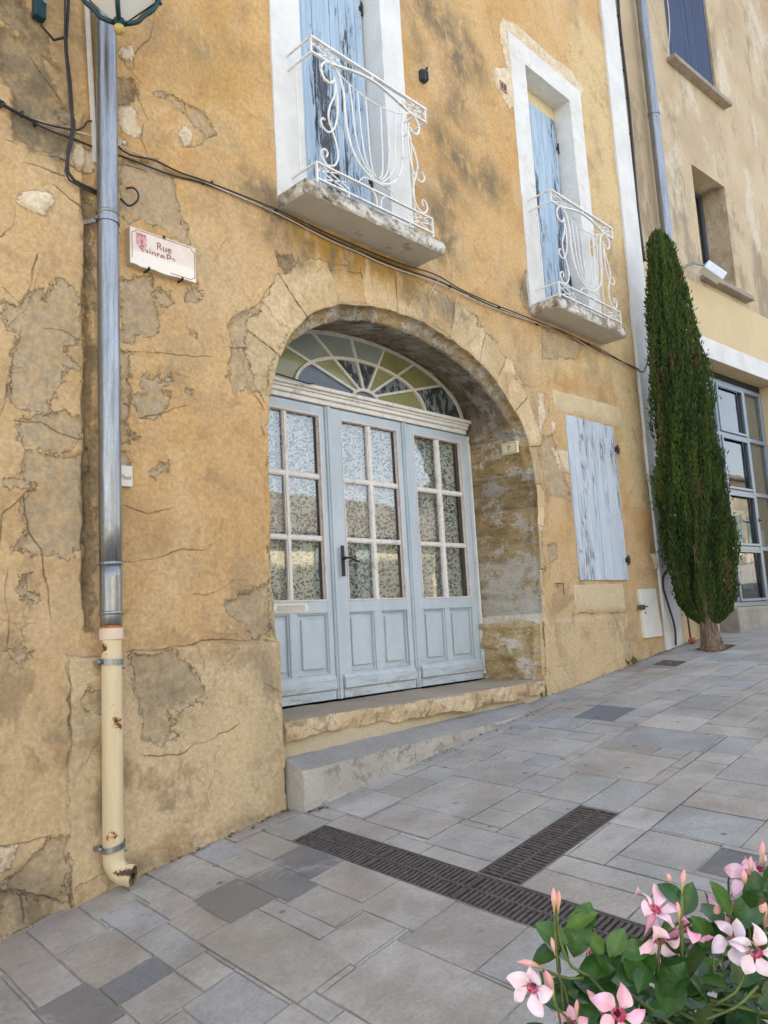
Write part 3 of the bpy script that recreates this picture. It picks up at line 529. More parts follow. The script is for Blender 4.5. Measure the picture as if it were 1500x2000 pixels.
# the deep reveal of the arch : rounded lip, then jambs and soffit back to the door
def jamb_material():
    m = Mat('rough_reveal_stone', 0.93, spec=0.25); co = m.coord()
    s = m.attr('course'); low = m.attr('low'); top = m.attr('soffit')
    c = m.mix(m.mr(m.noise(4, 8, 0.66, co, .5), 0.32, 0.66), (0.42, 0.29, 0.135), (0.58, 0.43, 0.23))
    c = m.mix(m.math('MULTIPLY', m.mr(m.noise(5.5, 9, 0.75, m.coord((1, 1, 3.2))), 0.5, 0.64), 0.7), c, (0.21, 0.145, 0.07))
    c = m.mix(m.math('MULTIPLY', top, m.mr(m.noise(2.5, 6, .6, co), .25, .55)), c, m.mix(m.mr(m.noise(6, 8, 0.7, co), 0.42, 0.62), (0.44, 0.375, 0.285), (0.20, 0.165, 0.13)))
    j = m.math('LESS_THAN', s, m.mr(m.noise(9, 5, .6, co), .3, .7, 0.0, 0.045)); c = m.mix(m.math('MULTIPLY', j, .75), c, (0.47, 0.43, 0.36))
    w_ = m.math('MULTIPLY', low, m.mr(m.noise(6, 9, 0.72, co), 0.40, 0.54)); c = m.mix(w_, c, (0.66, 0.60, 0.50))
    w2 = m.mr(m.noise(3.8, 10, 0.75, m.coord(loc=(3, 1, 7))), 0.525, 0.57); c = m.mix(m.math('MULTIPLY', w2, .85), c, (0.66, 0.61, 0.53))
    c = m.mix(1.0, c, m.mr(m.attr('blk'), 0.0, 1.0, .58, 1.2), 'MULTIPLY')
    c = m.mix(m.math('MULTIPLY', m.mr(m.noise(15, 9, .78, m.coord((1, 1, 2.0))), .56, .64), .6), c, (.10, .07, .04))
    c = m.mix(1.0, c, m.mr(m.noise(60, 5, 0.7, co), 0.25, 0.75, 0.84, 1.1), 'MULTIPLY'); m.col(c)
    h = m.math('ADD', m.math('MULTIPLY', m.noise(9, 8, 0.7, m.coord((1, 1, 2.2))), 1.4), m.math('MULTIPLY', m.noise(45, 5, .6, co), .3))
    m.bump(m.math('SUBTRACT', h, m.math('MULTIPLY', j, .5)), 0.03); return m.m
FANC = (4.665, 3.485); FA, FB = 1.335, 0.535
def back_outline(x, z):
    c0 = np.array([4.665, 3.0]); d = np.array([x, z])-c0
    if z <= 3.0: return 4.665+np.sign(d[0])*1.355, z
    lo, hi = 0.0, 2.0
    for _ in range(30):
        m_ = (lo+hi)/2; q = c0+d*m_
        inside = abs(q[0]-4.665) < 1.355 and (q[1] < FANC[1] or ((q[0]-FANC[0])/(FA+.02))**2+((q[1]-FANC[1])/FB)**2 < 1)
        lo, hi = (m_, hi) if inside else (lo, m_)
    q = c0+d*lo; return q[0], q[1]
def reveal():
    n = len(RX); s = np.r_[0, np.cumsum(np.hypot(np.diff(RX), np.diff(RZ)))]
    msk = np.array([np.interp(z, [1.5, 2.6, 3.0, 3.4, 3.8], [.0, .02, .05, .09, .11]) if x > 4.6 else np.interp(z, [3.1, 3.5, 3.8], [.0, .04, .10]) for x, z in zip(RX, RZ)])
    prof = [(0, 0.0), (.06, .014), (.10, .03), (.16, .046), (.5, .052), (.9, .056), (1.0, .066), (1.0, .085)]
    ys = list(np.linspace(.11, .66, 42))
    X = []; Z = []; Y = []
    for i in range(n):
        bx, bz = back_outline(RX[i], RZ[i]); rx, rz, ry = [], [], []
        for k, y in prof:
            rx.append(RX[i]-RN[i, 0]*msk[i]*k); rz.append(RZ[i]-RN[i, 1]*msk[i]*k); ry.append(RY[i]+(y if y > 0 else 0.0))
        x1, z1 = rx[-1], rz[-1]
        for y in ys:
            t = ((y-.085)/(.66-.085)); rx.append(x1+(bx-x1)*t); rz.append(z1+(bz-z1)*t); ry.append(y)
        X.append(rx); Z.append(rz); Y.append(ry)
    X, Z, Y = map(np.array, (X, Z, Y)); S = np.repeat(s[:, None], X.shape[1], 1)
    right = (X > 4.67) & (Z < 3.3)
    ph = np.where(Z < 3.3, Z*3.1, S*2.35); fr = np.abs((ph % 1)-.5)*2      # 0 mid block .. 1 at the joints
    course = np.clip((1-fr)/3.1, 0, 1)
    amp = np.where(right, .022, .008)*sstep(.05, .14, Y)*sstep(.66, .58, Y)
    D = fbm(S+3, Y, 3.2, 5, 31)*amp*1.3+np.where(course < .02, -.006, 0)*sstep(.08, .12, Y)
    layered = fbm(Z*3.4, Y, 3.5, 3, 33)*.028*right*sstep(.06, .12, Y)*sstep(.66, .6, Y); D += layered
    cx, cz = X-4.67, np.maximum(Z-2.9, 0); L = np.hypot(cx, cz)+1e-6
    X = X-cx/L*D; Z = Z-cz/L*D
    blk = right & (Z < 1.56); X = np.where(blk & (Y > .02), X-.035*sstep(.02, .06, Y)*sstep(.66, .5, Y), X)
    co = np.stack([X, Y, Z], -1).reshape(-1, 3); nx, nz = X.shape
    i, j = np.meshgrid(np.arange(nx-1), np.arange(nz-1), indexing='ij'); a = (i*nz+j).ravel(); F = np.stack([a, a+nz, a+nz+1, a+1], -1)
    me = bpy.data.meshes.new('arch_reveal'); me.from_pydata(co.tolist(), [], F.tolist())
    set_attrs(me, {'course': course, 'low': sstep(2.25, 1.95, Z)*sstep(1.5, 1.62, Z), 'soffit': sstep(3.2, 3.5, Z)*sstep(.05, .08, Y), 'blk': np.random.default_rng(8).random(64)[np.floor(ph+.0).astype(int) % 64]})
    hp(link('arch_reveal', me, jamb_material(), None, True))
reveal()

# window surrounds (openings with deep white reveals)
def surround(x0, x1, x2, x3, mat, top=(7.24, 7.475)):
    b = MB(); n = 26
    zt, zo = top; fy = -0.010
    def strip(xa, xb, za, zb, nx, nz, sd):
        X, Z = np.meshgrid(np.linspace(xa, xb, nx), np.linspace(za, zb, nz), indexing='ij')
        Y = fy-fbm(X, Z, 5, 3, sd)*0.005
        base = len(b.v); b.v += [tuple(q) for q in np.stack([X, Y, Z], -1).reshape(-1, 3)]
        for i in range(nx-1):
            for j in range(nz-1):
                a = base+i*nz+j; b.f.append((a, a+nz, a+nz+1, a+1))
    strip(x0, x1, 4.50, zt, 6, 60, 41); strip(x2, x3, 4.50, zt, 6, 60, 42); strip(x0, x3, zt, zo, 30, 6, 43)
    b.quad((x0, fy, 4.5), (x0, fy, zo), (x0, .03, zo), (x0, .03, 4.5)); b.quad((x3, fy, 4.5), (x3, .03, 4.5), (x3, .03, zo), (x3, fy, zo)); b.quad((x0, fy, zo), (x3, fy, zo), (x3, .03, zo), (x0, .03, zo))
    b.quad((x1, fy, 4.5), (x1, .69, 4.5), (x1, .69, zt), (x1, fy, zt)); b.quad((x2, fy, 4.5), (x2, fy, zt), (x2, .69, zt), (x2, .69, 4.5)); b.quad((x1, fy, zt), (x1, .69, zt), (x2, .69, zt), (x2, fy, zt))
    b.quad((x1, fy, 4.56), (x2, fy, 4.56), (x2, .69, 4.56), (x1, .69, 4.56))
    return hp(b.build('window_surround', mat))
s1 = surround(3.30, 3.575, 4.465, 4.722, MT['white']); s2 = surround(6.385, 6.662, 7.535, 7.80, MT['wwhite'])
s2['label'] = 'white window surround with flaking grey paint edges'
# shutters: planks with little gaps
def planks(b, x0, x1, y, z0, z1, n, th=.028, gap=.004):
    wv = [1+random.uniform(-.18, .18) for _ in range(n)]; s_ = sum(wv); x = x0
    for k in range(n):
        wk = (x1-x0)*wv[k]/s_; dy = random.uniform(-.0025, .0025); b.box(x+gap/2, x+wk-gap/2, y+dy, y+dy+th, z0, z1+random.uniform(-.006, .003)); x += wk
def shutter1(x0, x1, z0, z1, n, mat, y=.185):
    b = MB(); planks(b, x0, x1, y, z0, z1, n); o = hp(b.build('shutter', mat, bevel=.002))
    h = MB(); h.box(x1-.03, x1+.004, y-.012, y+.0, z1-.35, z1-.31); h.tube([(x1-.005, y-.012, z1-.39), (x1-.005, y-.012, z1-.27)], .009, 8); h.build('hinge', MT['black']).parent = o
    h = MB(); h.tube([(x1-.005, y-.012, z0+.55), (x1-.005, y-.012, z0+.67)], .009, 8); h.box(x1-.03, x1+.004, y-.012, y, z0+.58, z0+.62); h.build('hinge', MT['black']).parent = o
    return o
shutter1(3.58, 4.45, 4.57, 7.06, 9, MT['blue']); shutter1(6.67, 7.52, 4.57, 7.07, 8, MT['blue'])
for xa, xb in ((3.58, 4.46), (6.67, 7.53)):
    b = MB(); b.box(xa, xb, .20, .26, 7.06, 7.237); hp(b.build('shutter_head', simple('yellowed_plaster', (0.66, 0.56, 0.34), 0.9, var=.08)))
b = MB(); planks(b, 6.835, 7.79, -.022, 1.912, 3.545, 9, .035, .003); gs = hp(b.build('ground_shutter', MT['paleblue'], bevel=.002)); b = MB(); b.box(7.297, 7.337, -.034, -.0225, 1.92, 3.54); b.build('meeting_strip', MT['paleblue'], bevel=.003).parent = gs
gs['label'] = 'closed weathered pale blue shutter at street level'
for z_ in (2.12, 3.30):
    h = MB(); h.bar((7.76, -.028, z_), (7.86, -.028, z_), .008, .05); h.tube([(7.815, -.034, z_-.05), (7.815, -.034, z_+.05)], .012, 8); h.build('hinge', MT['black']).parent = gs
    gs.children[-1].matrix_parent_inverse = Matrix.Identity(4)
b = MB(); b.box(6.80, 7.82, .012, .03, 1.88, 3.56); hp(b.build('shutter_rebate', MT['dark']))
def slabstone(name, x0, x1, z0, z1, y, mat, sl=0.0, sd=1):
    b = MB(); nx = int((x1-x0)/.03)+2; nz = max(3, int((z1-z0)/.03)); X, Z = np.meshgrid(np.linspace(x0, x1, nx), np.linspace(z0, z1, nz), indexing='ij')
    Y = y-fbm(X, Z, 6, 3, sd)*.006; e = fbm(X, Z, 7, 3, sd+2)*.008
    Xp = X+e*((X < x0+.01) | (X > x1-.01)); Zp = Z+sl*(X-x0)+e*((Z < z0+.01) | (Z > z1-.01)); Y[0] += .02; Y[-1] += .02; Y[:, 0] += .02; Y[:, -1] += .02
    b.v = [tuple(q) for q in np.stack([Xp, Y, Zp], -1).reshape(-1, 3)]
    b.f = [(i*nz+j, (i+1)*nz+j, (i+1)*nz+j+1, i*nz+j+1) for i in range(nx-1) for j in range(nz-1)]
    return hp(b.build(name, mat, smooth=True))
slabstone('lintel', 6.65, 8.05, 3.555, 3.79, -.012, stone('cream_lintel_stone', (0.67, 0.54, 0.34), (0.60, 0.46, 0.27), (0.74, 0.66, 0.52), 5, .008), .01, 51)
slabstone('sill_stone', 6.70, 7.72, 1.59, 1.895, -.008, stone('cream_sill_stone', (0.60, 0.46, 0.28), (0.66, 0.53, 0.35), (0.40, 0.29, 0.17), 4, .01), .0, 53)
# white corner strip on the end of the facade
b = MB(); nz = 160; Z = np.linspace(.9, 10.4, nz); xl = 8.53+fbm(Z, Z*0, 1.2, 4, 61)*.02; xr = 8.93+fbm(Z, Z*0, 1.0, 3, 62)*.012
for i in range(nz): b.v += [(xl[i], .03, Z[i]), (xl[i], -.028, Z[i]), (xr[i], -.028, Z[i]), (xr[i], .4, Z[i])]
for i in range(nz-1):
    for k in range(3): a = i*4+k; b.f.append((a, a+1, a+5, a+4))
hp(b.build('corner_strip', MT['white'], smooth=False))

# ------------------------------------------------------------------ balconies
def balcony_slab(x0, x1, sd):
    nx, ny, nz = 90, 20, 6; b = MB(); cid = {}
    def P(i, j, k):
        if (i, j, k) in cid: return cid[i, j, k]
        x = x0+(x1-x0)*i/nx; y = -.31+.33*j/ny; z = 4.452+.105*k/nz
        e = (k in (0, nz))+(j == 0)+(i in (0, nx)); f = lambda s: float(fbm(np.array(x*1.0+y*2), np.array(z*1.0+y), s, 4, sd))
        dy = dz = dx = 0
        front = j < 3; top = k/nz
        dy += .014*f(16)*(1 if front else 0)+(.014*top+.02*max(0, f(8)))*(1 if j == 0 else 0)*top
        if e >= 2: dz -= (.012+.03*max(0, f(7)))*(1 if k == nz else -.25); dy += .01 if j == 0 else 0; dx += (.01 if i == 0 else -.01 if i == nx else 0)
        if i == 0 or i == nx: dx += (.02*max(0, f(9)))*(1 if i == 0 else -1)
        cid[i, j, k] = len(b.v); b.v.append((x+dx, y+dy, z+dz-(.02*j/ny*0))); return cid[i, j, k]
    for i in range(nx):
        for j in range(ny): b.f += [(P(i, j, 0), P(i, j+1, 0), P(i+1, j+1, 0), P(i+1, j, 0)), (P(i, j, nz), P(i+1, j, nz), P(i+1, j+1, nz), P(i, j+1, nz))]
        for k in range(nz): b.f.append((P(i, 0, k), P(i+1, 0, k), P(i+1, 0, k+1), P(i, 0, k+1)))
    for j in range(ny):
        for k in range(nz): b.f += [(P(0, j, k), P(0, j, k+1), P(0, j+1, k+1), P(0, j+1, k)), (P(nx, j, k), P(nx, j+1, k), P(nx, j+1, k+1), P(nx, j, k+1))]
    m = Mat('balcony_slab_paint', .9, spec=.25); co = m.coord(); z = m.n('ShaderNodeSeparateXYZ'); g = m.n('ShaderNodeNewGeometry'); m.l(g.outputs['Normal'], z.inputs[0])
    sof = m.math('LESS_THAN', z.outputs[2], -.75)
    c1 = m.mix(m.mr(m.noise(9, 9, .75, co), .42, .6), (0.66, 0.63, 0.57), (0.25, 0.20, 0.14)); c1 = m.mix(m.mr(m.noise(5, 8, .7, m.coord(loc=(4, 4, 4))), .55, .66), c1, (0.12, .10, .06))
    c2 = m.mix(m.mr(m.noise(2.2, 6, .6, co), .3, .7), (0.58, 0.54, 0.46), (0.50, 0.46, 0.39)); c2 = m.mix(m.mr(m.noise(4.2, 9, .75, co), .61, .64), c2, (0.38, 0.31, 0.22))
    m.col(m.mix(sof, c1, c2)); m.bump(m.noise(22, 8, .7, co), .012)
    return b.build('balcony_slab', m.m, smooth=False)
def scroll(b, pts, r=.0075, d=.0):
    P = resample(crom([(x, z) for x, z in pts], 8), .02); b.tube([(x, -.27+d, z) for x, z in P], r, 6)
def railing(x0):
    W_ = 1.205; Z0 = 4.61; b = MB()
    def R(pts): return [(x0+x, Z0+z) for x, z in pts]
    X1 = x0+W_; yF = -.27; q = .011
    zt, z2, z3, z4 = Z0+1.06, Z0+.945, Z0+.12, Z0+.0
    b.bar((x0-.011, yF, zt), (X1+.011, yF, zt), .028, .016)
    b.bar((x0, yF, z3), (X1, yF, z3), .02, .012); b.bar((x0, yF, z4), (X1, yF, z4), .02, .012)
    arch = resample(crom([(x0, z2), (x0+.2, z2+.005), (x0+.40, z2+.05), (x0+W_/2, z2+.075), (X1-.40, z2+.05), (X1-.2, z2+.005), (X1, z2)], 8), .05)
    for a, c in zip(arch[:-1], arch[1:]): b.bar((a[0], yF, a[1]), (c[0], yF, c[1]), .02, .013)
    for x in (x0, X1):
        b.bar((x, yF, z2-.01), (x, yF, zt+.008), .014, .014, (0, 1, 0)); b.bar((x, yF, z4-.03), (x, yF, z3+.006), .014, .014, (0, 1, 0))
        for z in (zt, z2, z3, z4): b.bar((x, yF, z), (x, -.012, z), .012, .014)
        b.bar((x, -.10, z3), (x, -.10, z2), .009, .013, (0, 1, 0))
    b.box(x0+W_/2-.009, x0+W_/2+.009, yF-.006, yF+.006, z2+.07, zt)
    for za, zb in ((z2+.005, zt-.006), (z4+.004, z3-.004)):
        for s in (0, 1):
            e = lambda x: (x0+x) if s == 0 else (X1-x)
            zm = (za+zb)/2
            for (xa, z_a), (xb, z_b) in (((.01, zm+.015), (.27, za+.01)), ((.01, zm-.0), (.20, zb)), ((.06, za+.01), (.27, zb-.04)), ((.06, zb-.005), (.30, za+.03))):
                b.bar((e(xa), yF, z_a), (e(xb), yF, z_b), .007, .008)
    for x in (.29, .93): b.box(x0+x-.007, x0+x+.007, yF-.005, yF+.005, z4-.03, z4)
    big = [(.20, .82), (.165, .785), (.11, .80), (.085, .865), (.12, .925), (.165, .945), (.21, .935), (.26, .89), (.285, .83), (.30, .74), (.30, .60), (.315, .49), (.345, .38), (.40, .295), (.48, .235), (.55, .21), (.6025, .205)]
    S1 = [(.205, .85), (.22, .80), (.20, .70), (.155, .61), (.135, .53), (.145, .47), (.17, .41), (.20, .33), (.21, .26), (.19, .19), (.15, .15), (.09, .14), (.05, .19), (.055, .23), (.09, .25), (.11, .23), (.095, .195)]
    S2 = [(.22, .80), (.23, .70), (.22, .55), (.19, .46), (.14, .40), (.09, .40), (.06, .44), (.075, .48), (.10, .475)]
    for s in (0, 1):
        mm = (lambda p: R(p)) if s == 0 else (lambda p: R([(W_-x, z) for x, z in p]))
        scroll(b, mm(big), .0095); scroll(b, mm(S1)); scroll(b, mm(S2))
        for top, rest in (((.36, .872), [(.375, .71), (.40, .46), (.46, .31), (.55, .225)]), ((.44, .852), [(.45, .66), (.465, .45), (.50, .31), (.57, .23)]), ((.525, .842), [(.53, .61), (.535, .42), (.55, .29), (.59, .235)])):
            scroll(b, mm([top]+rest), .006)
        scroll(b, mm([(.38, .12), (.41, .135), (.43, .165), (.46, .185), (.50, .195), (.6025, .197)]), .006)
        scroll(b, mm([(.50, .12), (.55, .105), (.575, .07), (.58, .03), (.585, .0)]), .006)
    scroll(b, R([(.255, .905), (.36, .872), (.48, .848), (.6025, .84), (.725, .848), (.845, .872), (.95, .905)]), .006)
    return b.build('balcony_railing', MT['rail'])
for k, (x0, x1, xr_) in enumerate(((3.295, 4.745, 3.437), (6.375, 7.76, 6.49))):
    bs = hp(balcony_slab(x0, x1, 71+k*9))
    rl = railing(xr_); reparent(rl, house)

# ------------------------------------------------------------------ glazed door
YD = .585
def frame_rect(b, x0, x1, z0, z1, w_, y0, y1):
    b.box(x0, x0+w_, y0, y1, z0, z1); b.box(x1-w_, x1, y0, y1, z0, z1); b.box(x0+w_, x1-w_, y0, y1, z0, z0+w_); b.box(x0+w_, x1-w_, y0, y1, z1-w_, z1)
ROWS = [(1.812, 2.258), (2.300, 2.742), (2.786, 3.246)]
LEAF = dict(left=(3.345, 4.175, [(3.475, 3.760), (3.806, 4.112)], [(3.46, 3.735), (3.835, 4.115)]),
            mid=(4.238, 5.073, [(4.362, 4.655), (4.710, 5.008)], [(4.345, 4.612), (4.728, 5.000)]),
            right=(5.132, 5.975, [(5.240, 5.540), (5.602, 5.892)], [(5.235, 5.502), (5.595, 5.885)]))
def leaf(x0, x1, cols, pans, lower):
    f = MB(); y0, y1 = YD, YD+.045; g0, g1 = cols[0][0], cols[-1][1]
    f.box(x0, g0-.012, y0, y1, 1.06, 3.335); f.box(g1+.012, x1, y0, y1, 1.06, 3.335)
    f.box(g0-.012, g1+.012, y0, y1, 3.258, 3.335); f.box(g0-.012, g1+.012, y0, y1, 1.708, 1.80)
    f.box(g0-.012, g1+.012, y0, y1, 1.06, 1.252)
    f.box(pans[0][1]+.012, pans[1][0]-.012, y0, y1, 1.252, 1.708)
    f.box(x0+.012, x1-.012, y0-.028, y0-.001, 1.135, 1.205)              # weather board
    f.hexa([(x0+.012, y0-.028, 1.2055), (x1-.012, y0-.028, 1.2055), (x1-.012, y0-.001, 1.2055), (x0+.012, y0-.001, 1.2055)],
           [(x0+.012, y0-.010, 1.238), (x1-.012, y0-.010, 1.238), (x1-.012, y0-.001, 1.238), (x0+.012, y0-.001, 1.238)])
    f.box(x0+.012, x1-.012, y0-.012, y0-.001, 1.062, 1.128)
    o = hp(f.build('door_leaf', MT['door'], bevel=.003))
    if lower: o['label'] = lower
    p = MB()
    for a, c in pans:
        a = max(a, x0+.10) if a < x0+.09 else a
        p.box(a-.012, c+.012, y0+.030, y0+.040, 1.252, 1.708)
        p.box(a+.035, c-.035, y0+.012, y0+.031, 1.295, 1.665)
        frame_rect(p, a-.012, c+.012, 1.252, 1.708, .013, y0+.010, y0+.030)
    p.build('lower_panel', MT['door'], bevel=.005).parent = o
    m = MB(); ym = YD+.008
    for za, zb in zip(ROWS[:-1], ROWS[1:]): m.box(g0, g1, ym, ym+.03, za[1]+.008, zb[0]-.008)
    m.box(cols[0][1]+.010, cols[1][0]-.010, ym-.002, ym+.028, 1.80, 3.258)
    m.build('glazing_bars', MT['cream'], bevel=.003).parent = o
    k = MB()
    for a, c in cols:
        for za, zb in ROWS: frame_rect(k, a-.010, c+.010, za-.010, zb+.010, .010, ym+.006, ym+.027)
    frame_rect(k, g0-.014, g1+.014, 1.798, 3.260, .012, YD-.006, YD+.010)
    k.build('glazing_beads', MT['pink'], bevel=.002).parent = o
    g = MB(); g.quad((g0-.01, YD+.032, 1.80), (g1+.01, YD+.032, 1.80), (g1+.01, YD+.032, 3.257), (g0-.01, YD+.032, 3.257)); g.build('glass', MT['glass']).parent = o
    cu = MB(); n = 90; X = np.linspace(g0-.01, g1+.01, n)
    for i, x in enumerate(X):
        for z in (1.80, 3.257): cu.v.append((x, YD+.084+.018*math.sin(x*62+math.sin(x*9))+.005*math.sin(x*23), z))
    cu.f = [(2*i, 2*i+2, 2*i+3, 2*i+1) for i in range(n-1)]
    cu.build('lace_curtain', MT['curtain'], smooth=True).parent = o
    return o
LL_ = leaf(*LEAF['left'], 'left door leaf with a cream letter slot'); leaf(*LEAF['mid'], 'middle door leaf with a black lever handle'); leaf(*LEAF['right'], None)
f = MB(); f.box(3.27, 3.342, .60, .66, 1.06, 3.345); f.box(5.978, 6.02, .60, .66, 1.06, 3.345)
for xa, xb in ((4.178, 4.234), (5.077, 5.128)):
    f.box(xa, xb, YD-.014, YD+.04, 1.06, 3.335); f.box(xa+.014, xb-.014, YD-.026, YD-.0145, 1.06, 3.335)
hp(f.build('door_frame', MT['door'], bevel=.003))
f = MB(); f.box(6.003, 6.022, .565, .599, 1.10, 3.33); hp(f.build('white_cover_strip', MT['white'], bevel=.002))
f = MB()
for ya, za, zb in ((.530, 3.418, 3.438), (.505, 3.438, 3.468), (.545, 3.385, 3.418), (.568, 3.345, 3.385)): f.box(3.25, 5.985+(.02 if ya < .53 else 0), ya, .66, za, zb)
hp(f.build('transom', MT['cream'], bevel=.004))
# handle, letter slot
h = MB(); h.box(4.262, 4.292, YD-.038, YD-.027, 1.985, 2.225); h.tube([(4.277, YD-.035, 2.125), (4.277, YD-.085, 2.125), (4.295, YD-.10, 2.124), (4.33, YD-.10, 2.112), (4.375, YD-.095, 2.098), (4.395, YD-.09, 2.098)], .009, 8)
h.tube([(4.277, YD-.04, 2.125), (4.277, YD-.055, 2.125)], .016, 10); h.tube([(4.277, YD-.0385, 2.03), (4.277, YD-.044, 2.03)], .009, 8)
hp(h.build('door_handle', MT['black'], smooth=False, bevel=.001))
h = MB(); x0, x1, z0, z1 = 3.60, 3.925, 1.722, 1.785; y = YD-.006; c = .018
h.v = [(x0, y, z0+c), (x0+c, y, z0), (x1-c, y, z0), (x1, y, z0+c), (x1, y, z1-c), (x1-c, y, z1), (x0+c, y, z1), (x0, y, z1-c)]; h.v += [(a, YD-.0005, b_) for a, _, b_ in h.v]
h.f = [tuple(range(8))]+[(i+8, (i+1) % 8+8, (i+1) % 8, i) for i in range(8)]
ls = hp(h.build('letter_slot', MT['plastic']))
h = MB(); frame_rect(h, 3.638, 3.887, 1.734, 1.773, .006, y-.006, y-.0002); h.box(3.645, 3.881, y-.003, y-.0004, 1.741, 1.766); h.build('flap', simple('brushed_cream_flap', (.55, .50, .42), .4)).parent = ls
# ------------------------------------------------------------------ fanlight
def fp(t, k=1.0, a=None, bb=None): a = FA-.035 if a is None else a; bb = FB-.02 if bb is None else bb; return (FANC[0]+a*k*math.cos(t), 3.478+bb*k*math.sin(t))
FB2 = dict(a=.762, bb=.325); FH = dict(a=.145, bb=.078)
angs = [math.radians(v) for v in (180, 140, 116, 96, 78, 59.5, 37, 0)]
def rib(b, pts, w_, y0=.585, y1=.625):
    P = resample(pts, .03)
    for p, q in zip(P[:-1], P[1:]):
        d = (q-p)/np.linalg.norm(q-p); n = np.array([-d[1], d[0]])*w_/2; p = p-d*.002; q = q+d*.002
        b.hexa([(p[0]-n[0], y0, p[1]-n[1]), (q[0]-n[0], y0, q[1]-n[1]), (q[0]+n[0], y0, q[1]+n[1]), (p[0]+n[0], y0, p[1]+n[1])],
               [(p[0]-n[0], y1, p[1]-n[1]), (q[0]-n[0], y1, q[1]-n[1]), (q[0]+n[0], y1, q[1]+n[1]), (p[0]+n[0], y1, p[1]+n[1])])
fl = MB()
rib(fl, [fp(math.radians(a)) for a in range(0, 181, 4)], .030); rib(fl, [fp(math.radians(a), **FB2) for a in range(0, 181, 4)], .026); rib(fl, [fp(math.radians(a), **FH) for a in range(0, 181, 10)], .024)
for a in angs[1:-1]: rib(fl, [fp(a, **FH), fp(a)], .022, .588, .622)
fan = hp(fl.build('fanlight', MT['cream'])); fan['label'] = 'half round fanlight with radiating cream glazing bars'
def pane_mat(name, col, col2, peel=None, amt=.5):
    m = Mat(name, .16, spec=.6); c = m.mix(m.mr(m.noise(4, 6, .6), .3, .7), col, col2)
    if peel: c = m.mix(m.mr(m.noise(8, 9, .78, m.coord((1.6, 1, .8))), amt, amt+.02), c, peel)
    m.col(c); m.bump(m.noise(2.5, 3, .5), .006); return m.m
PG = pane_mat('olive_painted_glass', (.235, .235, .10), (.29, .29, .135)); PB = pane_mat('grey_blue_painted_glass', (.23, .275, .275), (.30, .34, .34), (.07, .08, .08), .64)
PP = pane_mat('peeling_grey_glass', (.24, .28, .29), (.20, .24, .25), (.045, .055, .065), .47); PD = pane_mat('slate_dark_glass', (.065, .08, .095), (.085, .10, .115))
outer = [PG, PB, PB, PB, PG, PG, PP]; inner = [PD, PG, PP, PP, PG, PP, PG]
for r_, (mats, lo, hi) in enumerate(((outer, FB2, {}), (inner, FH, FB2))):
    for i, mt in enumerate(mats):
        b = MB(); ts = np.linspace(angs[i], angs[i+1], 10); P = [fp(t, **lo) for t in ts]+[fp(t, **hi) for t in ts[::-1]]
        yy = .606+random.uniform(-.002, .002); b.quad(*[(x, yy, z) for x, z in P]); b.build('fanlight_pane', mt).parent = fan
b = MB(); b.quad(*[(x, .607, z) for x, z in [fp(t, **FH) for t in np.linspace(0, math.pi, 12)]]); b.build('fanlight_pane', PD).parent = fan
for nm, P_, rr in (('loose_wire', [(3.50, .49, 3.478), (3.66, .485, 3.475), (3.80, .48, 3.463), (3.93, .475, 3.452), (3.99, .48, 3.466)], .006),):
    b = MB(); b.tube(crom(P_, 6), rr, 6); tag(b.build(nm, MT['cable'], smooth=True), 'short loose black wire lying on the white transom under the fanlight', 'wire')

# ------------------------------------------------------------------ threshold, riser, grey step
def rocky(name, x0, x1, y0, y1, z0f, z1f, mat, sd, nx=120, amp=.02, joints=(), round_=.02, fr=2.2, smooth=True):
    ny, nz = 14, 8; b = MB(); X = np.linspace(x0, x1, nx)
    def P(x, u, v):      # u 0 front..1 back, v 0 bottom..1 top
        y = y0+(y1-y0)*u; z = z0f(x)+(z1f(x)-z0f(x))*v
        f = lambda s, k=0: float(fbm(np.array(x+3.), np.array(z*1.0+y), s, 4, sd+k))
        if u == 0: y += amp*f(fr)*1.4+amp*1.0*f(9, 3)+amp*.5*f(22, 7)+(round_*max(0, v-.6)**1.5*3)+(round_*.8*max(0, .25-v)*2)
        if v == 1: z += amp*.25*f(5, 5)-(round_*.9*max(0, .12-u)*6 if u < .12 else 0)
        for j, wj in joints:
            if abs(x-j) < wj: y += .02*(1-abs(x-j)/wj) if u == 0 else 0; z -= .006*(1-abs(x-j)/wj) if v == 1 else 0
        return (x, y, z)
    U = list(np.linspace(0, .12, 4))+list(np.linspace(.2, 1, 8)); V = list(np.linspace(0, 1, nz)); n = len(V)+len(U)-1
    for x in X: b.v += [P(x, 0, v) for v in V]+[P(x, u, 1) for u in U[1:]]
    b.f = [(i*n+j, (i+1)*n+j, (i+1)*n+j+1, i*n+j+1) for i in range(nx-1) for j in range(n-1)]
    for i, s in ((0, 1), (nx-1, -1)):
        k = len(b.v); b.v.append((X[i], y1, z0f(X[i]))); r = list(range(i*n, i*n+n))+[k]; b.f.append(tuple(r[::s]))
    return b.build(name, mat, smooth=smooth)
thr = rocky('threshold', 3.155, 6.02, -.045, .60, lambda x: .925+.012*math.sin(x*2.1)+.03*float(fbm(np.array(x), np.array(.5), 6, 4, 80)), lambda x: 1.046, MT['thr'], 81, 260, .032, ((3.98, .012), (5.16, .02)), .012, 1.3, False); hp(thr)
ri = rocky('riser', 3.15, 6.02, -.010, .3, lambda x: .70, lambda x: .955, MT['riser'], 84, 90, .008); hp(ri)
gz = lambda x: gh(x, -.2)
stp = rocky('stone_step', 3.165, 5.75, -.195, .02, lambda x: gz(x)-.06, lambda x: .765+.0225*(x-3.165), MT['step'], 91, 220, .008, ((4.02, .012), (4.95, .012)), .004, 2.2, False)
stp.location.z = 0
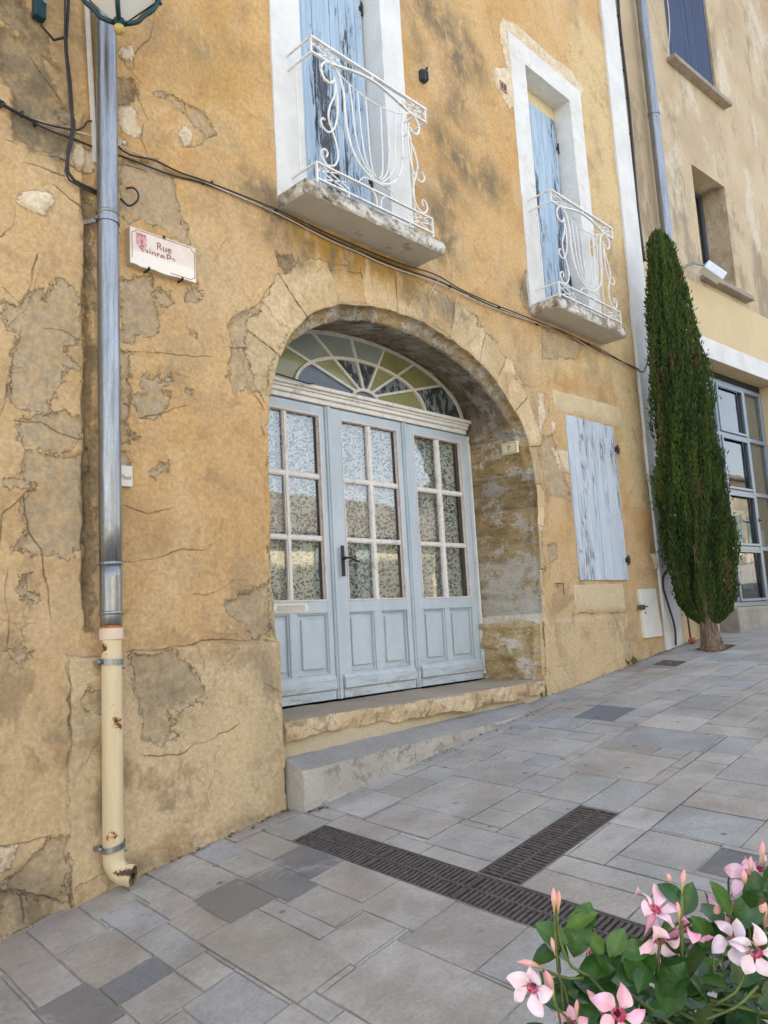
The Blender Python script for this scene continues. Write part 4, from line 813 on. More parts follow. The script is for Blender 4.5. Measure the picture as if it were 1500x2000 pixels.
for v in stp.data.vertices:
    if v.co.z > .72: v.co.z += .068*max(0, (v.co.y+.195)/.2) if v.co.y < .05 else 0
tag(stp, 'worn grey stone step running into the sloping pavement below the door', 'step')
b = MB(); b.box(3.155, 3.30, -.19, -.03, .44, .53); fo = b.build('footing', MT['step'], bevel=.02, seg=2); fo.parent = stp

# ------------------------------------------------------------------ rain pipe on the left
PX_, PY_ = 2.016, -.092
pipe = tag(empty('drainpipe', (PX_, PY_, .5)), 'tall zinc rain pipe ending in a rusty cream boot on the left of the door', 'rain pipe')
def pp(o): reparent(o, pipe); return o
b = MB(); b.tube([(PX_, PY_, z) for z in np.linspace(1.985, 10.3, 40)], .0575, 28); pp(b.build('zinc_pipe', MT['zinc'], smooth=True))
b = MB(); b.tube([(PX_, PY_, z) for z in np.linspace(1.665, 1.985, 6)], .056, 28, rs=[.0535, .0535, .056, .056, .056, .056]); pp(b.build('zinc_pipe', MT['zinc'], smooth=True))
for z, r in ((3.93, .0605), (1.99, .0595), (1.735, .060)):
    b = MB(); b.tube([(PX_, PY_, z-.010), (PX_, PY_, z-.006), (PX_, PY_, z), (PX_, PY_, z+.006), (PX_, PY_, z+.010)], r, 28, rs=[.057, r, r+.003, r, .057]); pp(b.build('bead', MT['zinc'], smooth=True))
def clamp(z, tilt, mat, r=.0615):
    b = MB(); P = [(PX_+r*math.cos(a), PY_+r*math.sin(a), z+tilt*math.cos(a)) for a in np.linspace(0, 2*math.pi, 29)]
    for p, q in zip(P[:-1], P[1:]): b.bar(p, q, .004, .028)
    b.bar((PX_-.055, PY_+.02, z-.002), (PX_-.095, .01, z-.002), .02, .024); b.tube([(PX_-.067, PY_-.004, z), (PX_-.082, PY_-.004, z)], .011, 8); b.tube([(PX_+.060, PY_+.01, z-.03), (PX_+.078, PY_+.01, z-.034)], .009, 8)
    pp(b.build('clamp', mat))
clamp(3.885, -.004, MT['zinc']); clamp(1.487, -.004, MT['zinc'], .057); clamp(.585, .012, MT['zinc'], .057)
el = [(PX_, PY_, 1.60), (PX_, PY_, .56)]; E0 = Vector((PX_, PY_, .53)); dv = Vector((.62, -.76, -.14)).normalized()
path = [(PX_, PY_, z) for z in np.linspace(1.60, .53, 30)]
for t in np.linspace(.1, 1, 9): a = t*math.radians(78); path.append(tuple(E0+Vector((0, 0, -1))*math.sin(a)*.075+dv*(1-math.cos(a))*.075))
path.append(tuple(Vector(path[-1])+dv*.03)); path.append(tuple(Vector(path[-1])+dv*.012))
rs_ = [.051]*(len(path)-2)+[.052, .053]
def tube_attr(name, path, rs, n=32):
    b = MB(); b.tube(path, 0, n, cap=False, rs=rs); inner = MB(); inner.tube(path[-9:], 0, n, cap=False, rs=[r-.004 for r in rs[-9:]])
    k = len(b.v); b.v += inner.v; b.f += [tuple(i+k for i in f[::-1]) for f in inner.f]
    m_ = len(path); last = (m_-1)*n; li = k+8*n
    b.f += [(last+i, last+(i+1) % n, li+(i+1) % n, li+i) for i in range(n)]
    o = b.build(name, MT['rusty'], smooth=True); v = np.array(b.v)
    z = v[:, 2]; r = .10*np.exp(-((z-1.56)/.05)**2)*4+.18*np.exp(-((z-1.25)/.06)**2)+.34*np.exp(-((z-1.17)/.035)**2)+.34*np.exp(-((z-.64)/.035)**2)+.42*np.exp(-((z-.47)/.02)**2)
    r = 1.5*r*np.clip(.45+.9*np.sin(np.arctan2(v[:, 1]-PY_, v[:, 0]-PX_)*2+z*9), .2, 1.1); r[k:] = .62
    r += .12
    a = o.data.attributes.new('rust', 'FLOAT', 'POINT'); a.data.foreach_set('value', r.astype(np.float32)); return o
pp(tube_attr('cast_iron_boot', path, rs_))
b = MB(); b.tube([(PX_, PY_, 1.598), (PX_, PY_, 1.600), (PX_, PY_, 1.655), (PX_, PY_, 1.658)], .06, 28, rs=[.054, .0595, .0595, .054]); pp(b.build('collar', simple('salmon_cream_plastic', (.70, .56, .42), .5, var=.05), smooth=False))
b = MB(); b.tube([(PX_, PY_, 1.657), (PX_, PY_, 1.671)], .0555, 24); pp(b.build('rust_ring', simple('orange_rust', (.36, .15, .04), .9, var=.4, scale=60)))

# ------------------------------------------------------------------ street sign
sg = tag(empty('street_sign', (2.41, -.03, 3.85)), 'chipped cream stone street plate with worn red brown lettering on the plaster', 'street sign')
TLs, TRs, BRs, BLs = (at(253.3, 440.7, -.055), at(382, 485, -.055), at(383, 552.7, -.055), at(254.4, 512, -.055))
def sgp(u, v, y=-.055):           # u across, v up on the plate
    x = (TLs[0]*(1-u)+TRs[0]*u)*v+(BLs[0]*(1-u)+BRs[0]*u)*(1-v); z = (TLs[1]*(1-u)+TRs[1]*u)*v+(BLs[1]*(1-u)+BRs[1]*u)*(1-v); return (x, y, z)
bot = [(u, -.0-.03*abs(math.sin(u*9))*(1 if .12 < u < .72 else 0)) for u in np.linspace(0, 1, 24)]
out = [sgp(0, 1), sgp(1, 1), sgp(1, .42), sgp(.992, .40), sgp(1, .36)]+[sgp(u, v) for u, v in bot[::-1]]
b = MB(); n = len(out); b.v = out+[(x, -.002, z) for x, y, z in out]; b.f = [tuple(range(n))[::-1]]+[(i, (i+1) % n, (i+1) % n+n, i+n) for i in range(n)]
m = Mat('worn_enamelled_stone', .35, spec=.45); co = m.coord(); c = m.mix(m.mr(m.noise(9, 7, .65, co), .3, .7), (.70, .57, .49), (.77, .67, .58))
gg = m.n('ShaderNodeSeparateXYZ'); gn = m.n('ShaderNodeNewGeometry'); m.l(gn.outputs['Normal'], gg.inputs[0])
c = m.mix(m.math('GREATER_THAN', gg.outputs[1], -.6), c, (.55, .47, .34)); zz = m.n('ShaderNodeSeparateXYZ'); m.l(co, zz.inputs[0])
worn = m.math('MULTIPLY', m.mr(m.math('ADD', zz.outputs[2], m.math('MULTIPLY', m.noise(24, 6, .7, co), .05)), 3.835, 3.80), m.math('SUBTRACT', 1.0, m.math('GREATER_THAN', gg.outputs[1], -.6)))
c = m.mix(m.math('MULTIPLY', worn, .8), c, (.86, .82, .74)); m.col(c); m.rough(m.math('MULTIPLY_ADD', worn, .3, .35)); m.bump(m.noise(60, 6, .7, co), .002)
reparent(b.build('plate', m.m, bevel=.002), sg)
ink = Mat('worn_red_brown_ink', .6); co = ink.coord(); zz = ink.n('ShaderNodeSeparateXYZ'); ink.l(co, zz.inputs[0]); ink.p.inputs['Base Color'].default_value = (.30, .12, .10, 1)
al = ink.mr(ink.math('ADD', zz.outputs[2], ink.math('MULTIPLY', ink.math('SUBTRACT', ink.noise(30, 6, .7, co), .5), .03)), 3.794, 3.802); ink._in(ink.p.inputs['Alpha'], al)
def border(b, k, w_=.0035):
    P = [(.09, .955), (.915, .955), (.93, .92), (.925, .90), (.96, .86), (.98, .85), (.98, .12), (.96, .11), (.945, .085), (.93, .06)]
    L = [(.93, .05), (.60, .05)]; Q = [(.09, .955), (.075, .90), (.04, .86), (.03, .85), (.03, .16)]
    for S in (P, Q, L):
        for a, c in zip(S[:-1], S[1:]): b.tube([sgp(*a, -.0555), sgp(*c, -.0555)], .0019, 5)
b = MB(); border(b, 0); reparent(b.build('border_line', simple('red_brown_line', (.28, .10, .09), .6)), sg)
def text(txt, name, mat, size, mtx, parent, ext=.0006, sx=1.0):
    cu = bpy.data.curves.new(name, 'FONT'); cu.body = txt; cu.size = size; cu.extrude = ext; cu.resolution_u = 4
    o = bpy.data.objects.new('tmp', cu); COL.objects.link(o); dg = bpy.context.evaluated_depsgraph_get(); dg.update()
    me = bpy.data.meshes.new_from_object(o.evaluated_get(dg)); bpy.data.objects.remove(o)
    me.transform(mtx @ Matrix.Diagonal((sx, 1, 1, 1))); o = link(name, me, mat)
    if parent: reparent(o, parent)
    return o
dx = Vector(sgp(1, .5))-Vector(sgp(0, .5)); upv = Vector(sgp(.5, 1))-Vector(sgp(.5, 0)); wS = dx.length; hS = upv.length
def sgmat(u, v): 
    e = dx.normalized(); k = upv.normalized(); n_ = e.cross(k); p = Vector(sgp(u, v, -.0565)); return Matrix(((e.x, k.x, n_.x, p.x), (e.y, k.y, n_.y, p.y), (e.z, k.z, n_.z, p.z), (0, 0, 0, 1)))
text('Rue', 'lettering', simple('red_brown_letters', (.27, .085, .07), .6, var=.4, scale=90), hS*.29, sgmat(.385, .60), sg)
text('Sainte', 'lettering', ink.m, hS*.31, sgmat(.13, .345), sg); text('Pa', 'lettering', ink.m, hS*.31, sgmat(.53, .345), sg)
# faded crest : a shield with a chief and a small charge
b = MB(); sh = [(.085, .90), (.245, .90), (.245, .60), (.215, .50), (.165, .44), (.115, .50), (.085, .60)]; P = [sgp(u, v, -.0560) for u, v in sh]; b.v = P+[(x, -.0551, z) for x, y, z in P]; b.f = [tuple(range(7))[::-1]]+[(i, (i+1) % 7, (i+1) % 7+7, i+7) for i in range(7)]
reparent(b.build('crest', simple('faded_pink_crest', (.60, .32, .31), .5, var=.3, scale=60, dirt=(.74, .58, .52))), sg)
b = MB()
for (u0, v0, u1, v1) in ((.10, .84, .23, .84), (.12, .79, .12, .87), (.165, .79, .165, .87), (.21, .79, .21, .87), (.165, .72, .165, .60), (.14, .67, .19, .67), (.175, .62, .19, .56)): b.bar(sgp(u0, v0, -.0565), sgp(u1, v1, -.0565), .004, .0008, (0, 1, 0))
reparent(b.build('crest_charge', simple('dull_red_charge', (.28, .09, .09), .6)), sg)
for u, v in ((.505, 1.0), (.27, -.02), (.78, -.01)):
    x, y, z = sgp(u, v, -.058); b = MB(); s_ = 1 if v > .5 else -1; b.box(x-.006, x+.006, -.060, .0, z-.003+.006*s_, z+.003+.006*s_); b.box(x-.006, x+.006, -.060, -.0565, z-.010 if s_ > 0 else z-.008, z+.008 if s_ > 0 else z+.010); reparent(b.build('fixing_hook', MT['black']), sg)

# house number on the right jamb (plane x = 6.09)
nb = tag(empty('number_plate', (6.10, .17, 3.13)), 'small cream house number plate on the right arch reveal', 'number plate')
XP = 6.045
def npnt(y, z, x=XP): return (x, y, z)
cor = [(.045, 3.205), (.235, 3.205), (.235, 3.085), (.045, 3.085)]
b = MB(); b.box(XP, XP+.03, .05, .225, 3.082, 3.192); reparent(b.build('plate', simple('cream_enamel', (.74, .63, .40), .35, var=.05), bevel=.003), nb)
b = MB(); a0, a1, c0, c1 = .062, .213, 3.094, 3.180; r = .018; pts = []
for cx, cy, s0 in ((a1-r, c1-r, 0), (a0+r, c1-r, 90), (a0+r, c0+r, 180), (a1-r, c0+r, 270)):
    for k in range(0, 91, 18): t = math.radians(s0+k); pts.append((cx+r*math.cos(t), cy+r*math.sin(t)))
pts.append(pts[0])
for (p, q), (r_, s_) in zip(pts[:-1], pts[1:]): b.bar((XP-.0008, p, q), (XP-.0008, r_, s_), .0012, .003, (0, 1, 1)) if False else b.tube([(XP-.0002, p+.0, q), (XP-.0002, r_, s_)], .0018, 4)
reparent(b.build('border_line', simple('dark_line', (.05, .045, .04), .5)), nb)
me_m = Matrix(((0, 0, -1, XP-.001), (-1, 0, 0, .160), (0, 1, 0, 3.112), (0, 0, 0, 1)))
text('7', 'numeral', simple('black_numeral', (.02, .018, .018), .5), .066, me_m, nb, .0012, 1.1)

# ------------------------------------------------------------------ small things on the wall
def boxthing(name, label, cat, x0, x1, z0, z1, th, mat, y=0.0, bevel=.003, extra=None):
    b = MB(); b.box(x0, x1, y-th, y, z0, z1)
    o = b.build(name, mat, bevel=bevel); tag(o, label, cat); return o
mb = tag(empty('meter_cover', (8.22, -.02, 1.3)), 'white utility meter door set low in the ochre wall', 'meter box')
b = MB(); P = [(8.004, 1.816), (8.385, 1.820), (8.435, 1.305), (8.045, 1.300)]; b.v = [(x, -.030, z) for x, z in P]+[(x, .02, z) for x, z in P]; b.f = [(3, 2, 1, 0), (0, 1, 5, 4), (1, 2, 6, 5), (2, 3, 7, 6), (3, 0, 4, 7)]; reparent(b.build('cover', MT['meter'], bevel=.004), mb)
b = MB(); b.box(7.955, 8.06, -.045, -.012, 1.60, 1.65); b.tube([(8.03, -.05, 1.625), (8.085, -.06, 1.632)], .008, 6); reparent(b.build('latch', MT['iron']), mb)
b = MB(); b.box(8.07, 8.09, -.034, -.028, 1.555, 1.575); reparent(b.build('lock', MT['black']), mb)
b = MB(); b.box(2.06, 2.188, -.016, .02, 2.423, 2.538); np_ = tag(b.build('name_plate', MT['plastic'], bevel=.002), 'small blank white plate with two thin wires beside the drainpipe', 'plate')
b = MB(); b.tube(crom([(2.125, -.018, 2.49), (2.14, -.021, 2.475), (2.165, -.021, 2.472), (2.18, -.018, 2.482)], 5), .0015, 5); b.tube(crom([(2.12, -.018, 2.475), (2.15, -.021, 2.462), (2.18, -.018, 2.468)], 5), .0013, 5); b.build('wire', MT['cable']).parent = np_
b = MB(); x0, z0 = at(972, 162); x1, z1 = at(986, 186); b.box(x0, x1, -.030, -.001, z1, z0+.02)
vt = tag(b.build('wall_vent', simple('red_brown_clay', (.42, .22, .15), .8)), 'tiny terracotta vent with two slots left of the far balcony window', 'vent')
b = MB(); wv = x1-x0; b.box(x0+wv*.16, x0+wv*.43, -.0315, -.0301, z1+.02, z0); b.box(x0+wv*.58, x0+wv*.85, -.0315, -.0301, z1+.02, z0); b.build('slot', MT['black']).parent = vt
bx, bz = at(822, 152); b = MB(); b.box(bx-.035, bx+.035, -.05, .0, bz-.05, bz+.05); b.box(bx-.03, bx-.012, -.075, -.0505, bz-.07, bz+.03); b.box(bx+.008, bx+.026, -.07, -.0505, bz-.05, bz+.035); b.tube([(bx, -.05, bz+.03), (bx+.005, -.08, bz+.06)], .012, 8)
tag(b.build('shutter_stop', simple('dark_blue_grey_metal', (.045, .05, .07), .5, .4), bevel=.004), 'dark metal shutter catch on the wall right of the near balcony window', 'bracket')
b = MB(); b.tube(crom([at(236, 388)[:1]+(.0,)+at(236, 388)[1:], at(247, 406)[:1]+(-.03,)+at(247, 406)[1:], at(260, 398)[:1]+(-.05,)+at(260, 398)[1:], at(261, 384)[:1]+(-.05,)+at(261, 384)[1:], at(252, 373)[:1]+(-.045,)+at(252, 373)[1:], at(243, 371)[:1]+(-.02,)+at(243, 371)[1:]], 6), .006, 6)
tag(b.build('cable_hook', MT['cable'], smooth=True), 'curled end of black cable poking out above the street sign', 'cable')
b = MB(); x0, z0 = at(1084, 1140); b.tube([(x0, 0, z0), (x0, -.03, z0), (x0, -.03, z0-.04)], .005, 6); x1, z1 = at(1094, 1140); b.tube([(x1, 0, z1), (x1, -.03, z1), (x1+.01, -.03, z1-.10)], .005, 6); b.bar((x0, -.03, z0), (x1, -.03, z1), .006, .01)
tag(b.build('iron_staple', MT['iron']), 'small rusty iron staple left of the closed pale shutter', 'hook')
b = MB(); x0, z0 = at(1266, 1083); x1, z1 = at(1279, 1108); b.bar((x0, -.05, z0), (x1, -.025, z1), .05, .008); b.tube([(x1, -.02, z1), (x1-.02, .02, z1-.02)], .01, 6)
tag(b.build('shutter_stay', MT['wcable']), 'slanting metal shutter stay on the wall above the meter box', 'bracket')

# ------------------------------------------------------------------ cables
def wallpath(pts, y=-.02): return [(at(px, py, (q[0] if q else y))[0], (q[0] if q else y), at(px, py, (q[0] if q else y))[1]) for px, py, *q in pts]
def cable(name, label, pts, r, mat, y=-.02, clips=None):
    P = wallpath(pts, y)
    if pts[0][0] == -60: P = [(-2.9, y, P[0][2]+.06), (-.8, y, P[0][2]-.03)]+P
    b = MB(); b.tube([tuple(p) for p in resample(crom(P, 6), .05)], r, 6)
    o = b.build(name, mat, smooth=True); tag(o, label, 'cable')
    if clips:
        for px, py in clips: c = MB(); x, z = at(px, py, y); c.box(x-.006, x+.006, y-.008, 0, z-.012, z+.014); c.build('cable_clip', MT['cable']).parent = o
    return o
cable('wall_cable', 'lower of the black cables running along the facade above the arch', [(-60, 180), (0, 204), (60, 236), (100, 256), (145, 272), (190, 290), (243, 307), (330, 340), (410, 362), (540, 415), (640, 463), (700, 490), (780, 522), (860, 550), (960, 597), (1040, 628), (1100, 648), (1180, 690), (1250, 722)], .006, MT['cable'], -.022, [(2, 204), (44, 222), (70, 240), (398, 356), (414, 358), (540, 412), (880, 560), (975, 601), (1050, 632), (1150, 672)])
cable('wall_cable', 'upper of the black cables running along the facade above the arch', [(-60, 172), (0, 200), (70, 236), (140, 253), (160, 252), (170, 237), (190, 240), (243, 297), (300, 312), (350, 336), (410, 357), (540, 409), (640, 456), (700, 482), (780, 514), (850, 536), (900, 565), (960, 592), (1040, 624), (1120, 658), (1180, 686), (1250, 725), (1262, 716), (1268, 690)], .0055, MT['cable'], -.034)
cable('wall_cable', 'dirty white cable strung beside the black ones above the arch', [(-60, 165), (0, 200), (60, 231), (140, 255), (190, 268), (243, 288), (330, 327), (378, 346), (410, 360), (540, 416), (640, 467), (700, 493), (760, 520), (860, 555), (960, 600), (1100, 650), (1170, 690)], .0042, MT['wcable'], -.028)
cable('wall_cable', 'thick black cable bundle hanging down left of the drainpipe', [(135, -60), (133, 20), (129, 80), (131, 110), (137, 160), (141, 220), (141, 255), (134, 290), (132, 325), (137, 345), (155, 358), (190, 374), (215, 385)], .0085, MT['cable'], -.035)
cable('wall_cable', 'second strand of the black bundle left of the drainpipe', [(128, -60), (127, 20), (127, 90), (134, 165), (138, 215), (146, 240), (140, 280), (130, 320), (128, 340), (140, 355), (190, 380)], .006, MT['cable'], -.045)
cable('wall_cable', 'short black cable looping from the teal bracket to the bundle', [(79, 48), (88, 64), (105, 78), (122, 80), (130, 72)], .008, MT['cable'], -.04)
cable('wall_cable', 'thin white wire dangling from the cables to the arch edge', [(915, 577), (898, 575), (891, 590), (889, 640), (886, 660), (868, 655), (845, 600), (840, 575), (860, 540), (850, 525), (835, 515)], .003, MT['wcable'], -.025)
cable('wall_cable', 'black cable clipped down the right edge of the white corner strip', [(1206, -40), (1208, 10), (1212, 60), (1220, 130), (1228, 200), (1234, 270), (1239, 330), (1245, 400), (1252, 460), (1259, 510)], .018, MT['cable'], -.03, [(1207, 30), (1214, 86), (1219, 136), (1227, 190), (1233, 260), (1238, 320), (1242, 376), (1249, 440)])
cable('wall_cable', 'black cable arching out at the foot of the white corner strip', [(1320, 1260), (1318, 1225), (1305, 1180), (1296, 1150), (1295, 1130), (1300, 1118), (1308, 1112)], .012, MT['cable'], -.05)
x0, z0 = at(166, -60, -.03); x1, z1 = at(186, 318, -.03); b = MB(); b.bar((x0, -.03, z0), (x1, -.03, z1), .022, .02); tag(b.build('cable_trunking', MT['plastic']), 'thin straight white cable trunking just left of the drainpipe', 'trunking')
x0, z0 = at(66, -20, -.03); x1, z1 = at(88, 42, -.03)
lb = tag(empty('wall_lantern', (1.69, -.03, 5.1)), 'dark green wall lantern with a round yellow finial, top left of the facade', 'lantern')
GRN = simple('dark_green_cast_metal', (.012, .05, .06), .45, .3)
b = MB(); b.box(x0, x1, -.05, -.0, z1, 5.6); xm = (x0+x1)/2; reparent(b.build('wall_plate', GRN, bevel=.004), lb)
b = MB(); b.tube([(xm+.02, -.049, z1+.10), (xm+.02, -.058, z1+.10)], .012, 10); reparent(b.build('bolt', MT['zinc']), lb)
YL = -.55; bx, bz = at(233, 57, YL); LZ = bz
b = MB(); b.tube(crom([(xm, -.04, 5.5), (xm+.05, -.25, 5.62), (bx-.02, YL+.05, 5.66), (bx, YL, 5.6)], 6), .018, 8); reparent(b.build('arm', GRN, smooth=True), lb)
b = MB(); b.ball((bx, YL, LZ), .029, 16, 12); reparent(b.build('finial', simple('ochre_yellow_ball', (.42, .33, .10), .5, var=.15), smooth=True), lb)
b = MB(); rT, rB, zT, zB = .20, .035, LZ+.20, LZ+.035
def hx(r, k, z): a = math.radians(90*k-122); return (bx+r*math.cos(a), YL+r*math.sin(a), z)
for k in range(4):
    b.tube(crom([hx(rB, k, zB), hx(rB+.055, k, zB+.02), hx(rT*.60, k, zB+.055), hx(rT*.86, k, zB+.105), hx(rT, k, zT)], 5), .0125, 6)
    for r, z, t in ((rB, zB, .010), (rT, zT, .014)): b.tube([hx(r, k, z), hx(r, k+1, z)], t, 6)
    b.tube([hx(rT, k, zT), hx(rT*1.08, k, zT+.38)], .009, 6); b.tube([hx(rT*1.08, k, zT+.38), hx(rT*1.08, k+1, zT+.38)], .014, 6); b.ball(hx(rT*1.03, k, zT-.022), .011, 8, 6)
b.tube([(bx, YL, LZ+.02), (bx, YL, LZ+.05)], .03, 10)
reparent(b.build('cage', GRN, smooth=True), lb)
b = MB()
for k in range(4): b.hexa([hx(rT*1.12, k, zT+.39), hx(rT*1.12, k+1, zT+.39), (bx, YL, zT+.39), (bx, YL, zT+.385)], [hx(.02, k, zT+.55), hx(.02, k+1, zT+.55), (bx, YL, zT+.55), (bx, YL, zT+.54)])
reparent(b.build('cap', GRN), lb)
b = MB()
for k in range(4): b.quad(hx(rB, k, zB+.012), hx(rB, k+1, zB+.012), hx(rT*.98, k+1, zT-.004), hx(rT*.98, k, zT-.004)); b.quad(hx(rT*.98, k, zT+.004), hx(rT*.98, k+1, zT+.004), hx(rT*1.05, k+1, zT+.37), hx(rT*1.05, k, zT+.37))
gm = Mat('frosted_lantern_glass', .35, (.62, .60, .55), spec=.5); reparent(b.build('lantern_glass', gm.m), lb)

# ------------------------------------------------------------------ ground and paving
gxs = np.r_[np.linspace(-60, -4, 8), np.arange(-3, 13, .5), np.linspace(14, 120, 12)]; gxs = np.unique(np.r_[gxs, GX[1:-1]]); gys = np.r_[-60, -30, -14, -8, -4, -2, 0, 2, 20, 60]
b = MB(); n = len(gys)
for x in gxs:
    for y in gys: b.v.append((x, y, gh(x, y)-.08))
b.f = [(i*n+j, (i+1)*n+j, (i+1)*n+j+1, i*n+j+1) for i in range(len(gxs)-1) for j in range(n-1)]
tag(b.build('ground', stone('joint_mortar', (.30, .28, .25), (.36, .34, .30), (.15, .14, .12), 3)), kind='structure')
# slabs lie in a frame whose cross joints lean a little: x = u + 0.08 y
CS = .02; U0, U1, V0, V1 = -1.0, 16.0, -8.0, 0.04
occ = np.zeros((int((U1-U0)/CS), int((V1-V0)/CS)), bool)
CL = dict(w=(.415, .39, .352), g=(.405, .388, .362), b=(.36, .36, .352), d=(.185, .19, .20), n=(.375, .35, .312), l=(.46, .435, .40))
SL = []
def put(u0, u1, v0, v1, c, jit=True):
    i0, i1 = int(round((u0-U0)/CS)), int(round((u1-U0)/CS)); j0, j1 = int(round((v0-V0)/CS)), int(round((v1-V0)/CS))
    i0, j0 = max(i0, 0), max(j0, 0); i1, j1 = min(i1, occ.shape[0]), min(j1, occ.shape[1])
    occ[i0:i1, j0:j1] = True
    if c: SL.append((U0+i0*CS, U0+i1*CS, V0+j0*CS, V0+j1*CS, c))
put(2.88, 3.12, -3.4, -.46, None); put(3.12, 4.04, -1.84, -1.60, None)
for q in [(1.20, 1.44, -.32, -.02, 'l'), (1.44, 1.62, -.32, -.02, 'w'), (1.62, 1.86, -.40, -.02, 'w'), (1.88, 2.06, -.62, -.26, 'b'), (1.86, 2.08, -.26, -.0, 'w'), (2.08, 2.22, -.38, -.14, 'l'), (2.06, 2.22, -.62, -.38, 'w'), (2.04, 2.20, -.90, -.62, 'n'),
          (2.22, 2.48, -.18, 0, 'w'), (2.48, 2.70, -.32, -.0, 'b'), (2.22, 2.48, -.54, -.18, 'w'), (2.48, 2.68, -.62, -.32, 'w'), (2.20, 2.46, -.92, -.56, 'd'), (2.04, 2.34, -1.62, -.92, 'n'), (1.62, 1.88, -.82, -.42, 'n'), (1.44, 1.62, -.72, -.32, 'g'),
          (1.42, 1.64, -1.08, -.72, 'd'), (1.10, 1.42, -.82, -.32, 'b'), (1.88, 2.04, -1.00, -.62, 'b'), (1.64, 1.88, -1.00, -.82, 'd'), (1.64, 1.88, -1.24, -1.00, 'n'), (1.88, 2.02, -1.24, -1.00, 'w'), (1.78, 2.02, -1.60, -1.24, 'b'),
          (2.70, 2.94, -.18, .02, 'w'), (2.68, 2.88, -.56, -.18, 'w'), (2.66, 2.88, -.92, -.56, 'd'), (2.64, 2.88, -1.32, -.92, 'w'), (2.46, 2.66, -1.00, -.62, 'd'), (2.44, 2.64, -1.36, -1.00, 'g'), (2.60, 2.88, -1.68, -1.32, 'g'), (2.30, 2.60, -1.64, -1.38, 'w'),
          (2.52, 2.88, -2.06, -1.68, 'g'), (2.12, 2.52, -2.30, -1.66, 'w'), (2.54, 2.88, -2.5, -2.06, 'b'), (3.28, 3.58, -1.14, -.62, 'w'), (3.24, 3.52, -1.60, -1.14, 'g'), (3.58, 3.90, -1.16, -.60, 'w'), (3.58, 3.78, -1.40, -1.16, 'g'), (3.30, 3.64, -.60, -.34, 'l'),
          (4.10, 4.34, -1.30, -1.08, 'b'), (4.06, 4.48, -1.60, -1.30, 'w'), (4.50, 4.96, -1.76, -1.16, 'w'), (5.14, 5.52, -1.82, -1.18, 'b'), (5.24, 5.46, -1.16, -.80, 'g'), (6.10, 6.56, -1.48, -1.20, 'b'), (3.48, 3.90, -2.06, -1.86, 'w'), (3.60, 3.92, -2.42, -2.06, 'g'),
          (3.64, 3.90, -2.80, -2.42, 'd'), (3.94, 4.28, -2.50, -2.06, 'b'), (5.55, 5.95, -.95, -.62, 'd'), (5.0, 5.24, -.78, -.5, 'g')]: put(*q)
ir = random.Random(5)
for i in range(occ.shape[0]):
    for j in range(occ.shape[1]-1, -1, -1):
        if occ[i, j]: continue
        far = U0+i*CS; wmax = ir.randint(10, 22); hmax = ir.randint(11, 30)
        run = 0
        while j-run >= 0 and not occ[i, j-run] and run < hmax+8: run += 1
        h = run if run < hmax+8 else hmax
        wd = 0
        while i+wd < occ.shape[0] and wd < wmax+6 and not occ[i+wd, j-h+1:j+1].any(): wd += 1
        wd = wd if wd < wmax+6 else wmax
        c = ir.choices('wglbnd', (34, 40, 12, 14, 7, 0 if far < 6 else 1.2))[0]
        put(U0+i*CS, U0+(i+wd)*CS, V0+(j-h+1)*CS, V0+(j+1)*CS, c)
V = []; Fc = []; Cc = []
for (u0, u1, v0, v1, c) in SL:
    base = np.array(CL[c])*ir.uniform(.93, 1.07)*np.array([1+ir.uniform(-.03, .03), 1, 1+ir.uniform(-.03, .03)])
    tz = ir.uniform(-.0022, .0022); tx, ty = ir.uniform(-.006, .006), ir.uniform(-.006, .006); mort = np.array((.42, .40, .36) if (u0 < 2.7 or ir.random() < .35) else (.17, .155, .135))*ir.uniform(.85, 1.05)
    g = ir.uniform(.0025, .0055); um, vm = (u0+u1)/2, (v0+v1)/2
    for lev, (e, dz) in enumerate(((0, -.007), (g, -.0065), (g+.0005, -.0005), (g+.005, 0))):
        a0, a1, b0, b1 = u0+e, u1-e, v0+e, v1-e; n = 4
        P = []
        # perimeter of 16 points so that the slab follows the slope
        for k in range(n): P.append((a0+(a1-a0)*k/n, b0))
        for k in range(n): P.append((a1, b0+(b1-b0)*k/n))
        for k in range(n): P.append((a1-(a1-a0)*k/n, b1))
        for k in range(n): P.append((a0, b1-(b1-b0)*k/n))
        for k, (u_, v_) in enumerate(P):
            if lev == 1 or lev == 2:
                jj = .0022*math.sin(u_*61+v_*37+k*1.7); u_ += jj; v_ += jj*.7
            x = u_+.08*v_; V.append((x, v_, gh(x, v_)+dz+(tz+tx*(u_-um)+ty*(v_-vm) if lev > 1 else 0))); Cc.append((*(mort if lev < 2 else base), 1))
    s_ = len(V)-64
    for lev in range(3):
        for k in range(16): Fc.append((s_+lev*16+k, s_+lev*16+(k+1) % 16, s_+(lev+1)*16+(k+1) % 16, s_+(lev+1)*16+k))
    Fc.append(tuple(s_+48+k for k in range(16)))
me = bpy.data.meshes.new('pavement'); me.from_pydata(V, [], Fc); a = me.attributes.new('slab', 'FLOAT_COLOR', 'POINT'); a.data.foreach_set('color', np.array(Cc, np.float32).ravel())
tag(link('pavement', me, MT['slab']), kind='structure')

